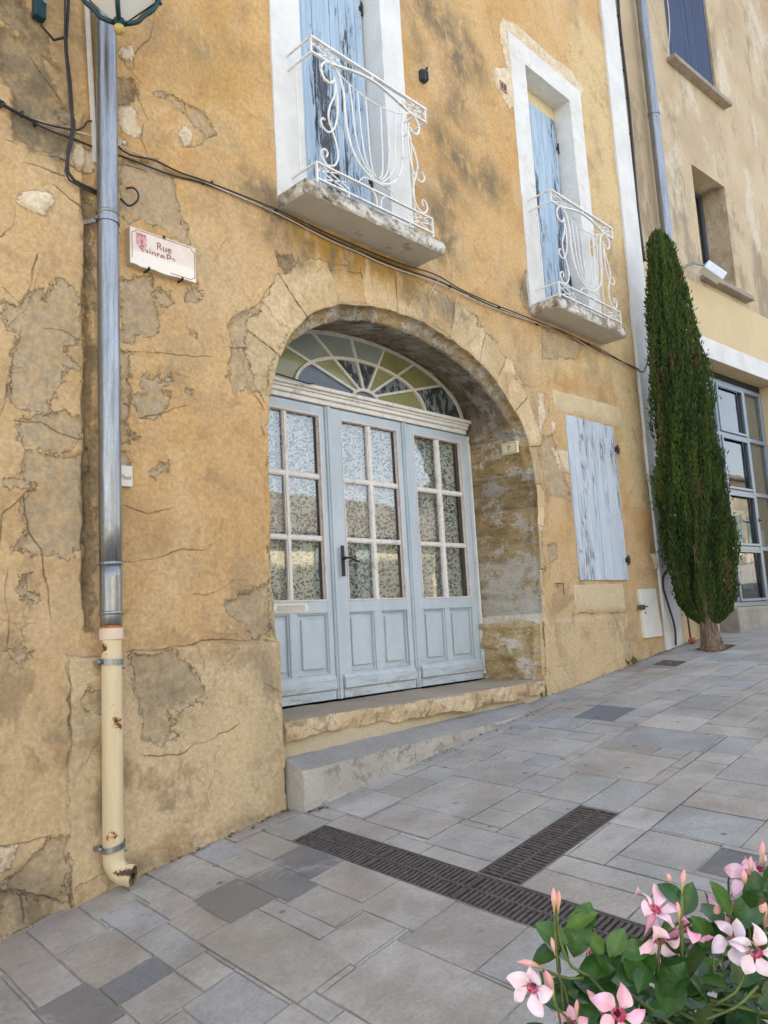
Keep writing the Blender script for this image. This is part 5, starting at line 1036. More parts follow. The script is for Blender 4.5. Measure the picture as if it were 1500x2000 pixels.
def grate(name, label, ua, ub, va, vb, along_v):
    """channel grating: two long edge rails, a centre rail and the bars between them"""
    b = MB(); pit = MB(); P = lambda u, v, dz: (u+.08*v, v, gh(u+.08*v, v)+dz)
    def blk(m_, u0, u1, v0, v1, z0, z1):
        m_.hexa([P(u0, v0, z0), P(u1, v0, z0), P(u1, v1, z0), P(u0, v1, z0)], [P(u0, v0, z1), P(u1, v0, z1), P(u1, v1, z1), P(u0, v1, z1)])
    L = (vb-va) if along_v else (ub-ua); Wd = (ub-ua) if along_v else (vb-va)
    def B2(l0, l1, w0, w1, z0, z1, m_=b):
        if along_v: blk(m_, ua+w0, ua+w1, va+l0, va+l1, z0, z1)
        else: blk(m_, ua+l0, ua+l1, va+w0, va+w1, z0, z1)
    n = int(L/.5); 
    rng_ = np.linspace(0, L, n+1)
    for l0, l1 in zip(rng_[:-1], rng_[1:]):
        e = .0015
        for w0, w1 in ((.0, .014), (Wd/2-.009, Wd/2+.009), (Wd-.014, Wd)): B2(l0+e, l1-e, w0+.002, w1-.002, -.03, -.002)
        B2(l0+e, l0+.016, .012, Wd-.012, -.03, -.003); B2(l1-.016, l1-e, .012, Wd-.012, -.03, -.003)
        m_ = int((l1-l0-.03)/.0285)
        for k in range(1, m_+1):
            l = l0+.014+k*(l1-l0-.03)/(m_+1)
            for w0, w1 in ((.012, Wd/2-.007), (Wd/2+.007, Wd-.012)): B2(l-.0078, l+.0078, w0, w1, -.025, -.0035+random.uniform(-.001, .0008))
        B2(l0, l1, 0, Wd, -.07, -.045, pit)
        B2(l0, l1, 0, .002, -.05, -.001, pit); B2(l0, l1, Wd-.002, Wd, -.05, -.001, pit)
    e_ = tag(empty(name, P((ua+ub)/2, (va+vb)/2, 0)), label, 'drain grate', 'iron drain gratings in the paving')
    ed = MB()
    for w0, w1 in ((-.006, .0), (Wd, Wd+.006)): B2(0, L, w0, w1, -.03, .0008, ed)
    B2(-.006, 0, -.006, Wd+.006, -.03, .0008, ed); reparent(ed.build('edge_frame', simple('rubbed_steel_edge', (.26, .25, .235), .5, .4)), e_)
    reparent(b.build('grating', MT['iron']), e_); reparent(pit.build('channel', MT['pit']), e_); return e_
grate('drain_grate', 'long iron drain grating running down the street side toward the pink flowers', 2.88, 3.12, -3.4, -.46, True)
grate('drain_grate', 'shorter iron drain grating branching off the long one uphill', 3.125, 4.04, -1.84, -1.60, False)
b = MB(); g_ = lambda x, y, dz: (x, y, gh(x, y)+dz); c4 = [(7.62, -.51), (7.90, -.51), (7.95, -.24), (7.67, -.25)]
b.hexa([g_(*c, -.01) for c in c4], [g_(*c, .004) for c in c4]); mh = tag(b.build('manhole_cover', MT['iron'], bevel=.002), 'small square dark metal manhole cover in the paving near the tree', 'manhole cover')
b = MB(); b.hexa([g_(x, y, .0045) for x, y in ((7.77, -.40), (7.81, -.40), (7.82, -.35), (7.78, -.35))], [g_(x, y, .010) for x, y in ((7.77, -.40), (7.81, -.40), (7.82, -.35), (7.78, -.35))]); b.build('lifting_lug', MT['zinc']).parent = mh
# dirt and dry leaves gathered along the foot of the wall
V = []; Fc = []
for k in range(1500):
    t = ir.random(); x = ir.choice([ir.uniform(2.95, 3.3), ir.uniform(2.0, 3.2), ir.uniform(6.1, 8.6), ir.uniform(8.2, 9.2), ir.uniform(4.0, 5.9)]); y = -abs(ir.gauss(0, .03))-.02
    if 3.17 < x < 5.9: y -= .19
    if 3.9 < x < 5.6 and ir.random() < .3: y -= ir.random()*.6
    z = gh(x, y)+.003; s_ = ir.uniform(.002, .008) if ir.random() < .93 else ir.uniform(.01, .018); a = ir.random()*6.28; n0 = len(V)
    for q in range(4): V.append((x+s_*math.cos(a+q*1.57)*ir.uniform(.5, 1), y+s_*math.sin(a+q*1.57)*ir.uniform(.5, 1), z+s_*ir.uniform(-.1, .6)))
    Fc.append((n0, n0+1, n0+2, n0+3))
me = bpy.data.meshes.new('leaf_litter'); me.from_pydata(V, [], Fc); tag(link('leaf_litter', me, simple('dry_litter', (.11, .065, .035), .9, var=.6, scale=9)), 'dry brown litter gathered along the foot of the wall', 'litter', kind='stuff')
b = MB()
for k in range(5):
    a = k*1.3; p = Vector((7.62+.03*math.cos(a), -.06+.03*math.sin(a), gh(7.62, -.06)+.01)); d = Vector((math.cos(a)*.05, math.sin(a)*.04, .05+.02*(k % 2))); s_ = d.cross(Vector((0, 0, 1))).normalized()*.03
    b.add([p, p+d*.6+s_, p+d*1.3, p+d*.6-s_], [(0, 1, 2, 3)])
tag(b.build('dry_leaf', simple('dead_leaf', (.13, .10, .035), .8, var=.4)), 'curled dry leaf against the wall below the meter door', 'leaf')

# ================================================================== neighbouring house
T2 = math.radians(-4); nh = tag(empty('beige_neighbour_house', (8.95, 0, 1.1), T2), 'mottled beige rendered house beyond the tree with a glazed grey shop front', 'house')
def N2(o): o.parent = nh; o.location.z -= 1.1; return o
rend = Mat('mottled_beige_render', .93, spec=.25); co = rend.coord()
c = rend.mix(rend.mr(rend.noise(.9, 6, .6, co), .35, .62), (.47, .36, .235), (.57, .45, .30))
c = rend.mix(rend.math('MULTIPLY', rend.mr(rend.noise(.95, 12, .74, rend.coord((1.25, 1, .8)), .15), .52, .60), .6), c, (.66, .60, .50))
c = rend.mix(rend.math('MULTIPLY', rend.mr(rend.noise(.8, 12, .74, rend.coord((1.5, 1, .6), loc=(5, 0, 3)), .15), .52, .62), .62), c, (.22, .175, .125))
c = rend.mix(1.0, c, rend.mr(rend.noise(45, 6, .7, co), .25, .75, .86, 1.1), 'MULTIPLY'); rend.col(c); rend.bump(rend.noise(14, 8, .7, co), .012)
yel = stone('smooth_yellow_render', (.66, .52, .31), (.62, .48, .28), (.58, .44, .26), 1.2, .003)
def wallh(x0, x1, z0, z1, holes, y=0.0):
    b = MB(); xs_ = sorted({x0, x1, *[h[0] for h in holes], *[h[1] for h in holes]}); zs_ = sorted({z0, z1, *[h[2] for h in holes], *[h[3] for h in holes]})
    for a, c_ in zip(xs_[:-1], xs_[1:]):
        for d, e in zip(zs_[:-1], zs_[1:]):
            m_ = ((a+c_)/2, (d+e)/2)
            if any(h[0] < m_[0] < h[1] and h[2] < m_[1] < h[3] for h in holes): continue
            b.quad((a, y, d), (c_, y, d), (c_, y, e), (a, y, e))
    for h in holes:
        a, c_, d, e = h[:4]; dp = h[4]
        b.quad((a, y, d), (a, y, e), (a, y+dp, e), (a, y+dp, d)); b.quad((c_, y, d), (c_, y+dp, d), (c_, y+dp, e), (c_, y, e)); b.quad((a, y, e), (c_, y, e), (c_, y+dp, e), (a, y+dp, e)); b.quad((a, y, d), (a, y+dp, d), (c_, y+dp, d), (c_, y, d))
    return b
N2(wallh(0, 12, 5.85, 12.6, [(1.40, 2.80, 9.12, 10.9, .22), (1.66, 2.66, 6.00, 7.665, .42), (5.2, 6.4, 9.12, 10.9, .2), (5.4, 6.4, 6.0, 7.66, .42)]).build('upper_wall', rend.m))
N2(wallh(0, 12, .6, 5.848, [(1.02, 3.62, 1.56, 4.83, .34), (5.2, 8.0, 1.3, 4.83, .4)], -.012).build('lower_wall', yel))
b = MB(); b.box(.9, 3.95, -.03, -.0125, 4.83, 5.10); N2(b.build('white_band', MT['white'])); b = MB(); b.box(3.62, 3.95, -.03, -.0125, 1.2, 4.829); N2(b.build('white_jamb', MT['white'])); b = MB(); b.box(.62, 1.018, -.03, -.0125, .9, 1.6); N2(b.build('white_base', MT['white']))
b = MB(); b.box(1.02, 3.62, .0, .33, 4.835, 4.86); b.box(1.03, 3.61, .24, .33, 4.735, 4.829); b.box(.03, 12, .62, 8, .6, 12.4); N2(b.build('house_body', MT['dark']))
b = MB(); b.add([(-.1, -.5, 12.6), (12, -.5, 12.6), (12, 4, 14), (-.1, 4, 14), (-.1, 8.2, 12.6), (12, 8.2, 12.6)], [(0, 1, 2, 3), (3, 2, 5, 4), (0, 3, 4), (1, 5, 2), (0, 4, 5, 1)]); N2(b.build('roof', simple('roof_tiles', (.42, .22, .13), .85)))
b = MB(); 
for k in range(60): b.tube([(k*.2+.1, -.62, 12.52), (k*.2+.1, -.3, 12.62)], .08, 8)
N2(b.build('eaves_tiles', simple('eaves_clay', (.40, .24, .15), .85)))
def sill(x0, x1, z): b = MB(); b.box(x0, x1, -.13, .1, z-.07, z); N2(b.build('sill', stone('grey_sill_stone', (.42, .37, .30), (.33, .28, .22), (.15, .12, .09), 8, .02), bevel=.01, seg=2))
sill(1.28, 3.0, 9.10); sill(1.53, 2.93, 6.00)
NB = peeled('navy_shutter_paint', (.045, .065, .125), (.05, .05, .06), .74, (.055, .08, .145))
for xa, xb in ((1.42, 2.10), (2.11, 2.79)):
    b = MB(); planks(b, xa, xb, .03, 9.13, 10.9, 6, .03); N2(b.build('navy_shutter', NB))
fr = simple('dark_grey_frame', (.07, .08, .095), .4, var=.05)
b = MB(); frame_rect(b, 1.66, 2.66, 6.0, 7.665, .06, .34, .40); b.box(2.13, 2.19, .345, .395, 6.06, 7.605); N2(b.build('window_frame', fr))
b = MB(); b.quad((1.72, .37, 6.06), (2.6, .37, 6.06), (2.6, .37, 7.6), (1.72, .37, 7.6)); N2(b.build('window_glass', MT['glass']))
b = MB(); b.box(1.66, 2.66, .44, .46, 6.0, 7.665); N2(b.build('window_dark', MT['dark']))
# glazed shop front
AF = simple('blue_grey_aluminium', (.25, .30, .36), .35, .3, .04); YG = .26
b = MB(); frame_rect(b, 1.03, 3.61, 1.565, 4.73, .06, YG-.03, YG+.04)
for xa, xb in ((2.05, 2.10), (2.93, 3.02)): b.box(xa, xb, YG-.035, YG+.035, 1.626, 4.669)
for z in (2.363, 3.145, 3.95):
    b.box(1.091, 2.049, YG-.03, YG+.03, z-.028, z+.028); b.box(3.021, 3.549, YG-.03, YG+.03, z-.028, z+.028); b.box(2.101, 2.929, YG-.03, YG+.03, z-.028, z+.028)
for za, zb in ((1.635, 2.333), (2.393, 3.115), (3.175, 3.92), (3.98, 4.665)): frame_rect(b, 2.105, 2.925, za, zb, .035, YG-.055, YG-.032)
sf = N2(b.build('shop_front', AF, bevel=.004)); 
b = MB(); b.tube([(2.91, YG-.06, 2.75), (2.91, YG-.11, 2.76), (2.81, YG-.11, 2.77)], .01, 6); b.build('door_handle', MT['black']).parent = sf
b = MB(); b.quad((1.08, YG, 1.62), (3.56, YG, 1.62), (3.56, YG, 4.68), (1.08, YG, 4.68)); b.build('shop_glass', glass_mat('shop_glass', (.86, .9, .9), .9, .14)).parent = sf
b = MB(); b.box(1.03, 3.6, .336, .339, 1.57, 4.82); b.build('shop_back', simple('dim_shop_interior', (.02, .02, .02), .9)).parent = sf
b = MB()
b.box(3.03, 3.54, YG+.04, YG+.044, 2.40, 4.66); b.build('jamb_reflection', simple('beige_reflection', (.50, .47, .40), .9, var=.05)).parent = sf  # beige sheet standing in for the jamb's reflection in the side panes
b = MB(); b.box(.9, 4.2, -.28, -.001, 1.0, 1.555); N2(b.build('shop_plinth', stone('mossy_plinth_stone', (.34, .31, .25), (.44, .40, .33), (.14, .14, .08), 5, .02), bevel=.02, seg=2))
def rel(o): reparent(o, nh); o.parent = None; return o
def put2(b_, name, mat, label, cat, **k):        # things that stand in the neighbour's frame
    b_.v = [tuple(Matrix.Rotation(T2, 3, 'Z') @ Vector(v)+Vector((8.95, 0, 0))) for v in b_.v]; return tag(b_.build(name, mat, **k), label, cat)
po = Mat('teal_poster_print', .7); co = po.coord(); c = po.mix(po.mr(po.noise(5, 7, .7, co), .45, .55), (.06, .22, .27), (.10, .33, .38)); c = po.mix(po.mr(po.noise(7, 6, .65, po.coord((3, 3, 1), loc=(1, 2, 3))), .56, .6), c, (.38, .26, .22)); po.col(c)
b = MB(); b.box(2.34, 2.67, YG+.010, YG+.014, 1.80, 2.25); put2(b, 'poster', po.m, 'blurred teal poster low in the shop door glass', 'poster')
b = MB(); S = crom([(2.72, .035, 2.44), (2.80, .035, 2.44), (2.84, .035, 2.50)], 2)
b.tube([(2.50, YG+.028, 2.41), (2.48, YG+.028, 2.50), (2.45, YG+.028, 2.62), (2.42, YG+.028, 2.73), (2.48, YG+.028, 2.80), (2.54, YG+.028, 2.82)], .04, 10, rs=[.012, .022, .02, .02, .024, .012])
put2(b, 'sculpture', simple('pale_plaster_sculpture', (.60, .57, .50), .8), 'slim pale twisted sculpture behind the shop door glass', 'sculpture', smooth=True)
b = MB(); b.box(3.05, 3.24, YG+.012, YG+.016, 2.40, 2.64) ; put2(b, 'paper_notice', simple('white_paper', (.72, .72, .70), .8, var=.03), 'white paper notice in the narrow side pane of the shop front', 'notice')
p2 = tag(empty('drainpipe', (9.40, -.12, 6)), 'blue grey zinc rain pipe between the two facades above the tree', 'rain pipe')
b = MB(); rot2 = lambda s, y, z: tuple(Matrix.Rotation(T2, 3, 'Z') @ Vector((s, y, 0))+Vector((8.95, 0, z)))
b.tube([rot2(.49, -.12, z) for z in np.linspace(1.1, 12.3, 12)], .068, 20); reparent(b.build('zinc_pipe', MT['zinc'], smooth=True), p2)
for z in (7.86, 4.6, 11.0):
    b = MB(); b.tube([rot2(.49, -.12, z-.02), rot2(.49, -.12, z+.02)], .076, 20); reparent(b.build('clamp', MT['zinc']), p2)
fl2 = tag(empty('floodlight', rot2(1.25, -.1, 5.95)), 'small white floodlight on an arm above the smooth yellow render', 'floodlight')
b = MB(); b.tube([rot2(1.05, 0, 5.98), rot2(1.12, -.12, 6.02), rot2(1.25, -.22, 5.98)], .018, 8); reparent(b.build('arm', MT['zinc']), fl2)
b = MB(); b.bar(rot2(1.24, -.20, 5.98), rot2(1.42, -.34, 5.80), .16, .12); reparent(b.build('lamp_head', simple('pale_blue_white_housing', (.66, .72, .76), .4, var=.03), bevel=.01, seg=2), fl2)
b = MB(); b.tube(crom([rot2(1.33, -.02, 10.6), rot2(1.40, -.05, 10.1), rot2(1.38, -.05, 9.6), rot2(1.30, -.03, 9.22), rot2(1.27, -.03, 9.16)], 6), .008, 6); tag(b.build('wall_cable', MT['wcable'], smooth=True), 'white cable curving down beside the navy shutters of the beige house', 'cable')
b = MB(); b.tube(crom([rot2(.55, -.03, 10.2), rot2(.9, -.05, 9.7), rot2(1.2, -.03, 9.15)], 6), .005, 6); b.tube(crom([rot2(.95, -.03, 10.6), rot2(1.05, -.05, 9.8), rot2(1.22, -.03, 9.15)], 6), .005, 6); tag(b.build('wall_cable', MT['wcable'], smooth=True), 'pair of thin slack wires left of the navy shutters', 'cable')
cdt = tag(empty('conduit', rot2(.02, -.12, gh(9, -.1))), 'thin brown conduit with an orange red foot on the paving between wall and tree', 'conduit')
b = MB(); b.ball(rot2(.02, -.12, gh(9, -.1)+.035), .045, 12, 8, .8); reparent(b.build('foot_cap', simple('orange_red_plastic', (.50, .13, .06), .6), smooth=True), cdt)
b = MB(); b.tube([rot2(.03, -.10, gh(9, -.1)), rot2(.03, -.09, 1.5), rot2(.05, -.08, 1.95)], .012, 8); reparent(b.build('tube', simple('brown_conduit', (.16, .09, .06), .6), smooth=True), cdt)

# ------------------------------------------------------------------ columnar cypress
tx, ty = 8.60, -.47; tz = gh(tx, ty)
tree = tag(empty('cypress_tree', (tx, ty, tz)), 'tall narrow dark green cypress standing against the white corner strip', 'tree')
TH = [(1.42, .09), (1.52, .19), (1.68, .265), (2.0, .315), (2.4, .335), (2.8, .335), (3.2, .32), (3.6, .305), (4.0, .295), (4.4, .265), (4.8, .225), (5.2, .18), (5.45, .145), (5.65, .125), (5.78, .08), (5.85, .03)]
def tr_(z): return float(np.interp(z, [a for a, _ in TH], [r for _, r in TH]))
def axis(z): return (tx-.13*(z-tz)/4.5+.04, ty+.01*(z-tz))
NL = 56000; hz = np.interp(rng.random(NL), np.cumsum([0]+[ (TH[i+1][0]-TH[i][0])*(TH[i][1]+TH[i+1][1]+.12) for i in range(len(TH)-1)])/sum((TH[i+1][0]-TH[i][0])*(TH[i][1]+TH[i+1][1]+.12) for i in range(len(TH)-1)), [a for a, _ in TH])
th = rng.random(NL)*2*np.pi; R0 = np.interp(hz, [a for a, _ in TH], [r for _, r in TH])
lump = fbm(th*1.1*3, hz, 1.0, 3, 71)*.20+fbm(np.cos(th)*2.2+5, np.sin(th)*2.2+hz*1.1, 2.6, 3, 72)*.34
seam = fbm(th*5.5, hz*.7, 1.0, 3, 75)
depth = rng.random(NL)**2.2*.22+np.clip(-seam, 0, 1)*.30
rr = R0*(1+lump-depth)*(1+rng.random(NL)*.16*np.sign(rng.random(NL)-.93).clip(0))
ax_ = np.array([axis(z) for z in hz]); Px = ax_[:, 0]+rr*np.cos(th); Py = ax_[:, 1]+rr*np.sin(th)
Py = np.where(Py > -.05, -.05+(Py+.05)*.08, Py)
od = np.stack([np.cos(th), np.sin(th), np.zeros(NL)], 1); up = np.array([0, 0, 1.0])
d = up[None, :]*(.9+rng.random(NL)[:, None]*.3)+od*(.15+.35*rng.random(NL)[:, None])+rng.normal(0, .22, (NL, 3)); d /= np.linalg.norm(d, axis=1)[:, None]
ln = rng.uniform(.026, .062, NL); wd = rng.uniform(.004, .0095, NL)
sv = np.cross(d, od+rng.normal(0, .5, (NL, 3))); sv /= np.linalg.norm(sv, axis=1)[:, None]; s2 = np.cross(d, sv)
Pb = np.stack([Px, Py, hz-.02], 1); verts = np.empty((NL, 7, 3))
verts[:, 0] = Pb; verts[:, 1] = Pb+d*(ln*.45)[:, None]+sv*wd[:, None]; verts[:, 2] = Pb+d*ln[:, None]; verts[:, 3] = Pb+d*(ln*.45)[:, None]-sv*wd[:, None]
verts[:, 4] = Pb+d*(ln*.3)[:, None]+s2*wd[:, None]; verts[:, 5] = Pb+d*(ln*.95)[:, None]+s2*(wd*.5)[:, None]; verts[:, 6] = Pb+d*(ln*.5)[:, None]-s2*wd[:, None]
tone = np.clip(.42+rng.normal(0, .13, NL)+fbm(th*2, hz, 2.0, 3, 77)*.35, 0, .86)
brown = (rng.random(NL) < .012) | ((fbm(th*3, hz*.6, 2.2, 3, 79) > .36) & (rng.random(NL) < .45)); tone = np.where(brown, 1.0, tone)
base = (np.arange(NL)*7)[:, None]; F4 = np.concatenate([base+np.array([0, 1, 2, 3]), base+np.array([0, 4, 5, 6])])
me = bpy.data.meshes.new('crown'); me.from_pydata(verts.reshape(-1, 3).tolist(), [], F4.tolist()); a = me.attributes.new('tone', 'FLOAT', 'POINT'); a.data.foreach_set('value', np.repeat(tone, 7).astype(np.float32))
CY = leafy('cypress_foliage', [(.013, .026, .004), (.030, .058, .008), (.060, .103, .013), (.10, .15, .022), (.17, .095, .04)], .75, 0)
reparent(link('crown', me, CY), tree)
b = MB(); Z = np.linspace(1.5, 5.6, 40); b.tube([(axis(z)[0], axis(z)[1]-.02, z) for z in Z], 0, 14, rs=[max(.012, tr_(z)*.62) for z in Z]); o = b.build('inner_twigs', simple('dark_inner_twigs', (.022, .028, .010), .95)); reparent(o, tree)
b = MB(); bark = Mat('fibrous_cypress_bark', .95); c = bark.mix(bark.mr(bark.noise(9, 8, .7, bark.coord((9, 9, .7))), .35, .65), (.10, .065, .04), (.33, .24, .17)); bark.col(c); bark.bump(bark.noise(11, 7, .7, bark.coord((9, 9, .6))), .02)
for k, (ox, oy, r0, tx_, ty_) in enumerate(((0, 0, .095, 0, 0), (.05, -.04, .06, .13, -.05), (-.06, -.03, .055, -.14, -.04), (.01, .03, .05, .02, .06), (.06, .0, .04, .15, .0), (-.02, -.05, .045, -.03, -.08))):
    b.tube(crom([(tx+ox*1.6, ty+oy*1.6, tz-.03), (tx+ox, ty+oy, tz+.12), (tx+ox*.8-.01, ty+oy*.8, tz+.3), (tx+ox*.9+tx_*.5-.02, ty+oy+ty_*.5, tz+.48), (tx+tx_*1.3-.03, ty+ty_*1.3, tz+.75), (tx+tx_*1.5-.04, ty+ty_*1.5, tz+1.1)], 5), 0, 10, rs=list(np.interp(np.linspace(0, 1, 26), [0, .2, 1], [r0*1.25, r0, r0*.45])))
reparent(b.build('trunk', bark.m, smooth=True), tree)
b = MB(); tp = [(8.53, -.63), (8.92, -.63), (8.97, -.30), (8.57, -.30)]; b.quad(*[g_(x, y, .004) for x, y in tp]); tag(b.build('tree_pit', simple('dry_earth', (.12, .085, .055), .95, var=.5, scale=30, bump=.02)), kind='structure')

# ------------------------------------------------------------------ across the street (seen mirrored in the panes)
def opposite(name, label, x0, x1, y, h, colr, seed):
    r_ = random.Random(seed); g0 = gh((x0+x1)/2, y)-.8; o = tag(empty(name, ((x0+x1)/2, y, g0)), label, 'house', 'houses across the street')
    b = MB(); b.box(x0, x1, y-7, y, g0, g0+h); reparent(b.build('wall', simple(name+'_render', colr, .9, var=.08, scale=2)), o)
    b = MB(); b.add([(x0-.2, y+.4, g0+h), (x1+.2, y+.4, g0+h), (x1+.2, y-3.5, g0+h+1.5), (x0-.2, y-3.5, g0+h+1.5), (x0-.2, y-7.3, g0+h), (x1+.2, y-7.3, g0+h)], [(0, 1, 2, 3), (3, 2, 5, 4), (0, 3, 4), (1, 5, 2), (0, 4, 5, 1)]); reparent(b.build('roof', simple(name+'_tiles', (.13, .105, .085), .9)), o)
    x = x0+1.2
    while x < x1-1.6:
        for z in (1.5, 4.2):
            if z+1.6 > h: continue
            b = MB(); b.box(x, x+1.0, y+.002, y+.03, g0+z, g0+z+1.5); wn = b.build('window', MT['dark']); reparent(wn, o)
            b = MB(); frame_rect(b, x-.06, x+1.06, g0+z-.06, g0+z+1.56, .07, y+.031, y+.06); b.box(x+.46, x+.54, y+.031, y+.055, g0+z, g0+z+1.5); reparent(b.build('window_frame', MT['plastic']), o)
            for sx in (x-.52, x+1.04):
                b = MB(); b.box(sx, sx+.48, y+.03, y+.07, g0+z-.03, g0+z+1.53); reparent(b.build('shutter', simple('sage_shutter', (.28, .36, .36), .6)), o)
        x += 2.6 if h > 4 else 5.1
    return o
opposite('cream_town_house', 'low sunlit cream house across the street, mirrored in the lower door panes', 8, 24, -10.5, 3.2, (.66, .58, .42), 1)
opposite('grey_stone_house', 'dark grey stone house behind the low cream one, mirrored in the middle door panes', 4, 27, -17.8, 5.4, (.11, .11, .10), 2)
opposite('cream_town_house', 'pale cream house farther up across the street, mirrored in the shop glass', 27.5, 40, -12.5, 4.6, (.68, .60, .46), 3)
opposite('cream_town_house', 'sunlit cream house behind the viewer, mirrored in the rain pipe', -12, 7.6, -11, 6.2, (.68, .58, .40), 4)
def broadleaf(x, y, h, r, label, seed):
    g = np.random.default_rng(seed); z0 = gh(x, y); o = tag(empty('broadleaf_tree', (x, y, z0)), label, 'tree', 'trees across the street'); b = MB()
    b.tube([(x, y, z0-.1), (x+.1, y, z0+h*.3), (x, y+.1, z0+h*.55)], 0, 10, rs=[.18, .13, .09])
    cl = []
    for k in range(9): a = g.random()*6.28; e = np.array([x+math.cos(a)*r*.55, y+math.sin(a)*r*.55, z0+h*(.55+.35*g.random())]); b.tube([(x, y, z0+h*.4), tuple((e+np.array([x, y, z0+h*.5]))/2), tuple(e)], 0, 6, rs=[.07, .045, .02]); cl.append(e)
    reparent(b.build('trunk', bark.m, smooth=True), o); n = 7000; c = np.array(cl)[g.integers(0, 9, n)]+g.normal(0, r*.26, (n, 3)); d1 = g.normal(0, 1, (n, 3)); d1 /= np.linalg.norm(d1, axis=1)[:, None]; d2 = np.cross(d1, g.normal(0, 1, (n, 3))); d2 /= np.linalg.norm(d2, axis=1)[:, None]
    s = g.uniform(.04, .09, n)[:, None]; v = np.stack([c-d1*s, c+d2*s*.5, c+d1*s, c-d2*s*.5], 1); f = (np.arange(n)*4)[:, None]+np.arange(4)
    me = bpy.data.meshes.new('crown'); me.from_pydata(v.reshape(-1, 3).tolist(), [], f.tolist()); a = me.attributes.new('tone', 'FLOAT', 'POINT'); a.data.foreach_set('value', np.repeat(g.random(n)*.8, 4).astype(np.float32))
    reparent(link('crown', me, leafy('olive_green_leaves', [(.05, .08, .02), (.10, .15, .04), (.17, .22, .07)], .6, 0)), o)
broadleaf(36.0, -9.0, 6.5, 2.2, 'olive green tree across the street, mirrored in the shop door glass', 5)
broadleaf(43.0, -10.5, 7.5, 2.6, 'second olive green tree farther up across the street, mirrored in the shop glass', 6)

# ------------------------------------------------------------------ pink mandevilla in its planter, close to the viewer
gc = gh(1.35, -3.65)
pl_ = tag(empty('flower_planter', (1.45, -3.72, gc)), 'dark planter box holding the pink flowering climber at the lower right', 'planter')
b = MB(); b.hexa([(1.05, -4.15, gc), (1.80, -4.15, gc), (1.80, -3.55, gc), (1.05, -3.55, gc)], [(1.02, -4.18, gc+.68), (1.83, -4.18, gc+.68), (1.83, -3.50, gc+.68), (1.02, -3.50, gc+.68)]); reparent(b.build('box', simple('dark_planter_board', (.05, .045, .04), .7), bevel=.01), pl_)
b = MB(); b.box(1.05, 1.80, -4.15, -3.53, gc+.66, gc+.70); reparent(b.build('soil', simple('potting_soil', (.03, .02, .015), .95)), pl_)
pt = tag(empty('mandevilla_plant', (1.40, -3.75, gc+.7)), 'glossy leaved climber with pink and white trumpet flowers at the lower right', 'plant')
LEAFM = leafy('glossy_mandevilla_leaf', [(.010, .035, .010), (.022, .075, .016), (.045, .125, .022), (.11, .20, .03)], .28, 0)
LV = []; LF = []; LT = []
def add_leaf(p, d, n, L, W_, tone, fold=.25, curl=.3):
    d = d/np.linalg.norm(d); n = n-d*np.dot(n, d); n /= np.linalg.norm(n)+1e-9; s = np.cross(d, n); base = len(LV)
    prof = [(0, .02), (.12, .42), (.3, .86), (.5, 1.0), (.7, .84), (.86, .5), (.96, .18), (1.0, .02)]
    for t, w_ in prof:
        c = p+d*L*t-n*L*curl*(t*t)*.5
        for k in (-1, -.5, 0, .5, 1): LV.append(c+s*W_*.5*w_*k+n*W_*fold*(abs(k)**1.3)*w_*.5); LT.append(tone+(.18 if k == 0 else 0))
    for i in range(len(prof)-1):
        for k in range(4): a = base+i*5+k; LF.append((a, a+1, a+6, a+5))
prng = np.random.default_rng(4)
def inreg(px, py):       # silhouette of the foliage mass
    lim = np.interp(px, [1085, 1110, 1150, 1190, 1230, 1300, 1350, 1400, 1460, 1520, 1600], [2010, 1975, 1960, 1925, 1905, 1890, 1850, 1815, 1765, 1745, 1740]); return py > lim
view = np.array(_f)
cnt = 0
while cnt < 620:
    px = prng.uniform(1080, 1640); py = prng.uniform(1740, 2160)
    if not inreg(px, py): continue
    dpt = prng.uniform(1.10, 1.55); p = along(px, py, dpt); cnt += 1
    d_ = np.array([prng.normal(0, .8), prng.normal(0, .8), prng.normal(.25, .5)]); nn = np.array([prng.normal(-.2, .45), prng.normal(-.2, .45), 1.0])
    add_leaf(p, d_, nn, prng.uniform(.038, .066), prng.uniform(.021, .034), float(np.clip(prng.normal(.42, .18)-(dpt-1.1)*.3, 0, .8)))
stems = []
def stem(pts, dpt, r=.0022): stems.append(([along(px, py, dpt if len(q) == 0 else q[0]) for px, py, *q in pts], r))
def leafpx(px, py, ang, L, W_, dpt, tone, tilt=.5):        # a leaf at a place of its own, pointing up-right by ang degrees as seen
    a = math.radians(ang); d_ = _r*math.cos(a)+_u*math.sin(a)+_f*prng.uniform(-.3, .3); n_ = -_f*(1-tilt)+np.array([0, 0, 1.])*tilt+prng.normal(0, .15, 3); add_leaf(along(px, py, dpt), d_, n_, L, W_, tone)
stem([(1290, 2010), (1230, 1985), (1190, 1950), (1150, 1905), (1118, 1890), (1098, 1850), (1090, 1810), (1088, 1785)], 1.12)
stem([(1140, 1910), (1120, 1912), (1085, 1905), (1060, 1895)], 1.12, .002); stem([(1120, 2010), (1105, 1985), (1085, 1965), (1076, 1940)], 1.1, .002); stem([(1240, 1960), (1200, 1920), (1185, 1880), (1160, 1855)], 1.16, .002)
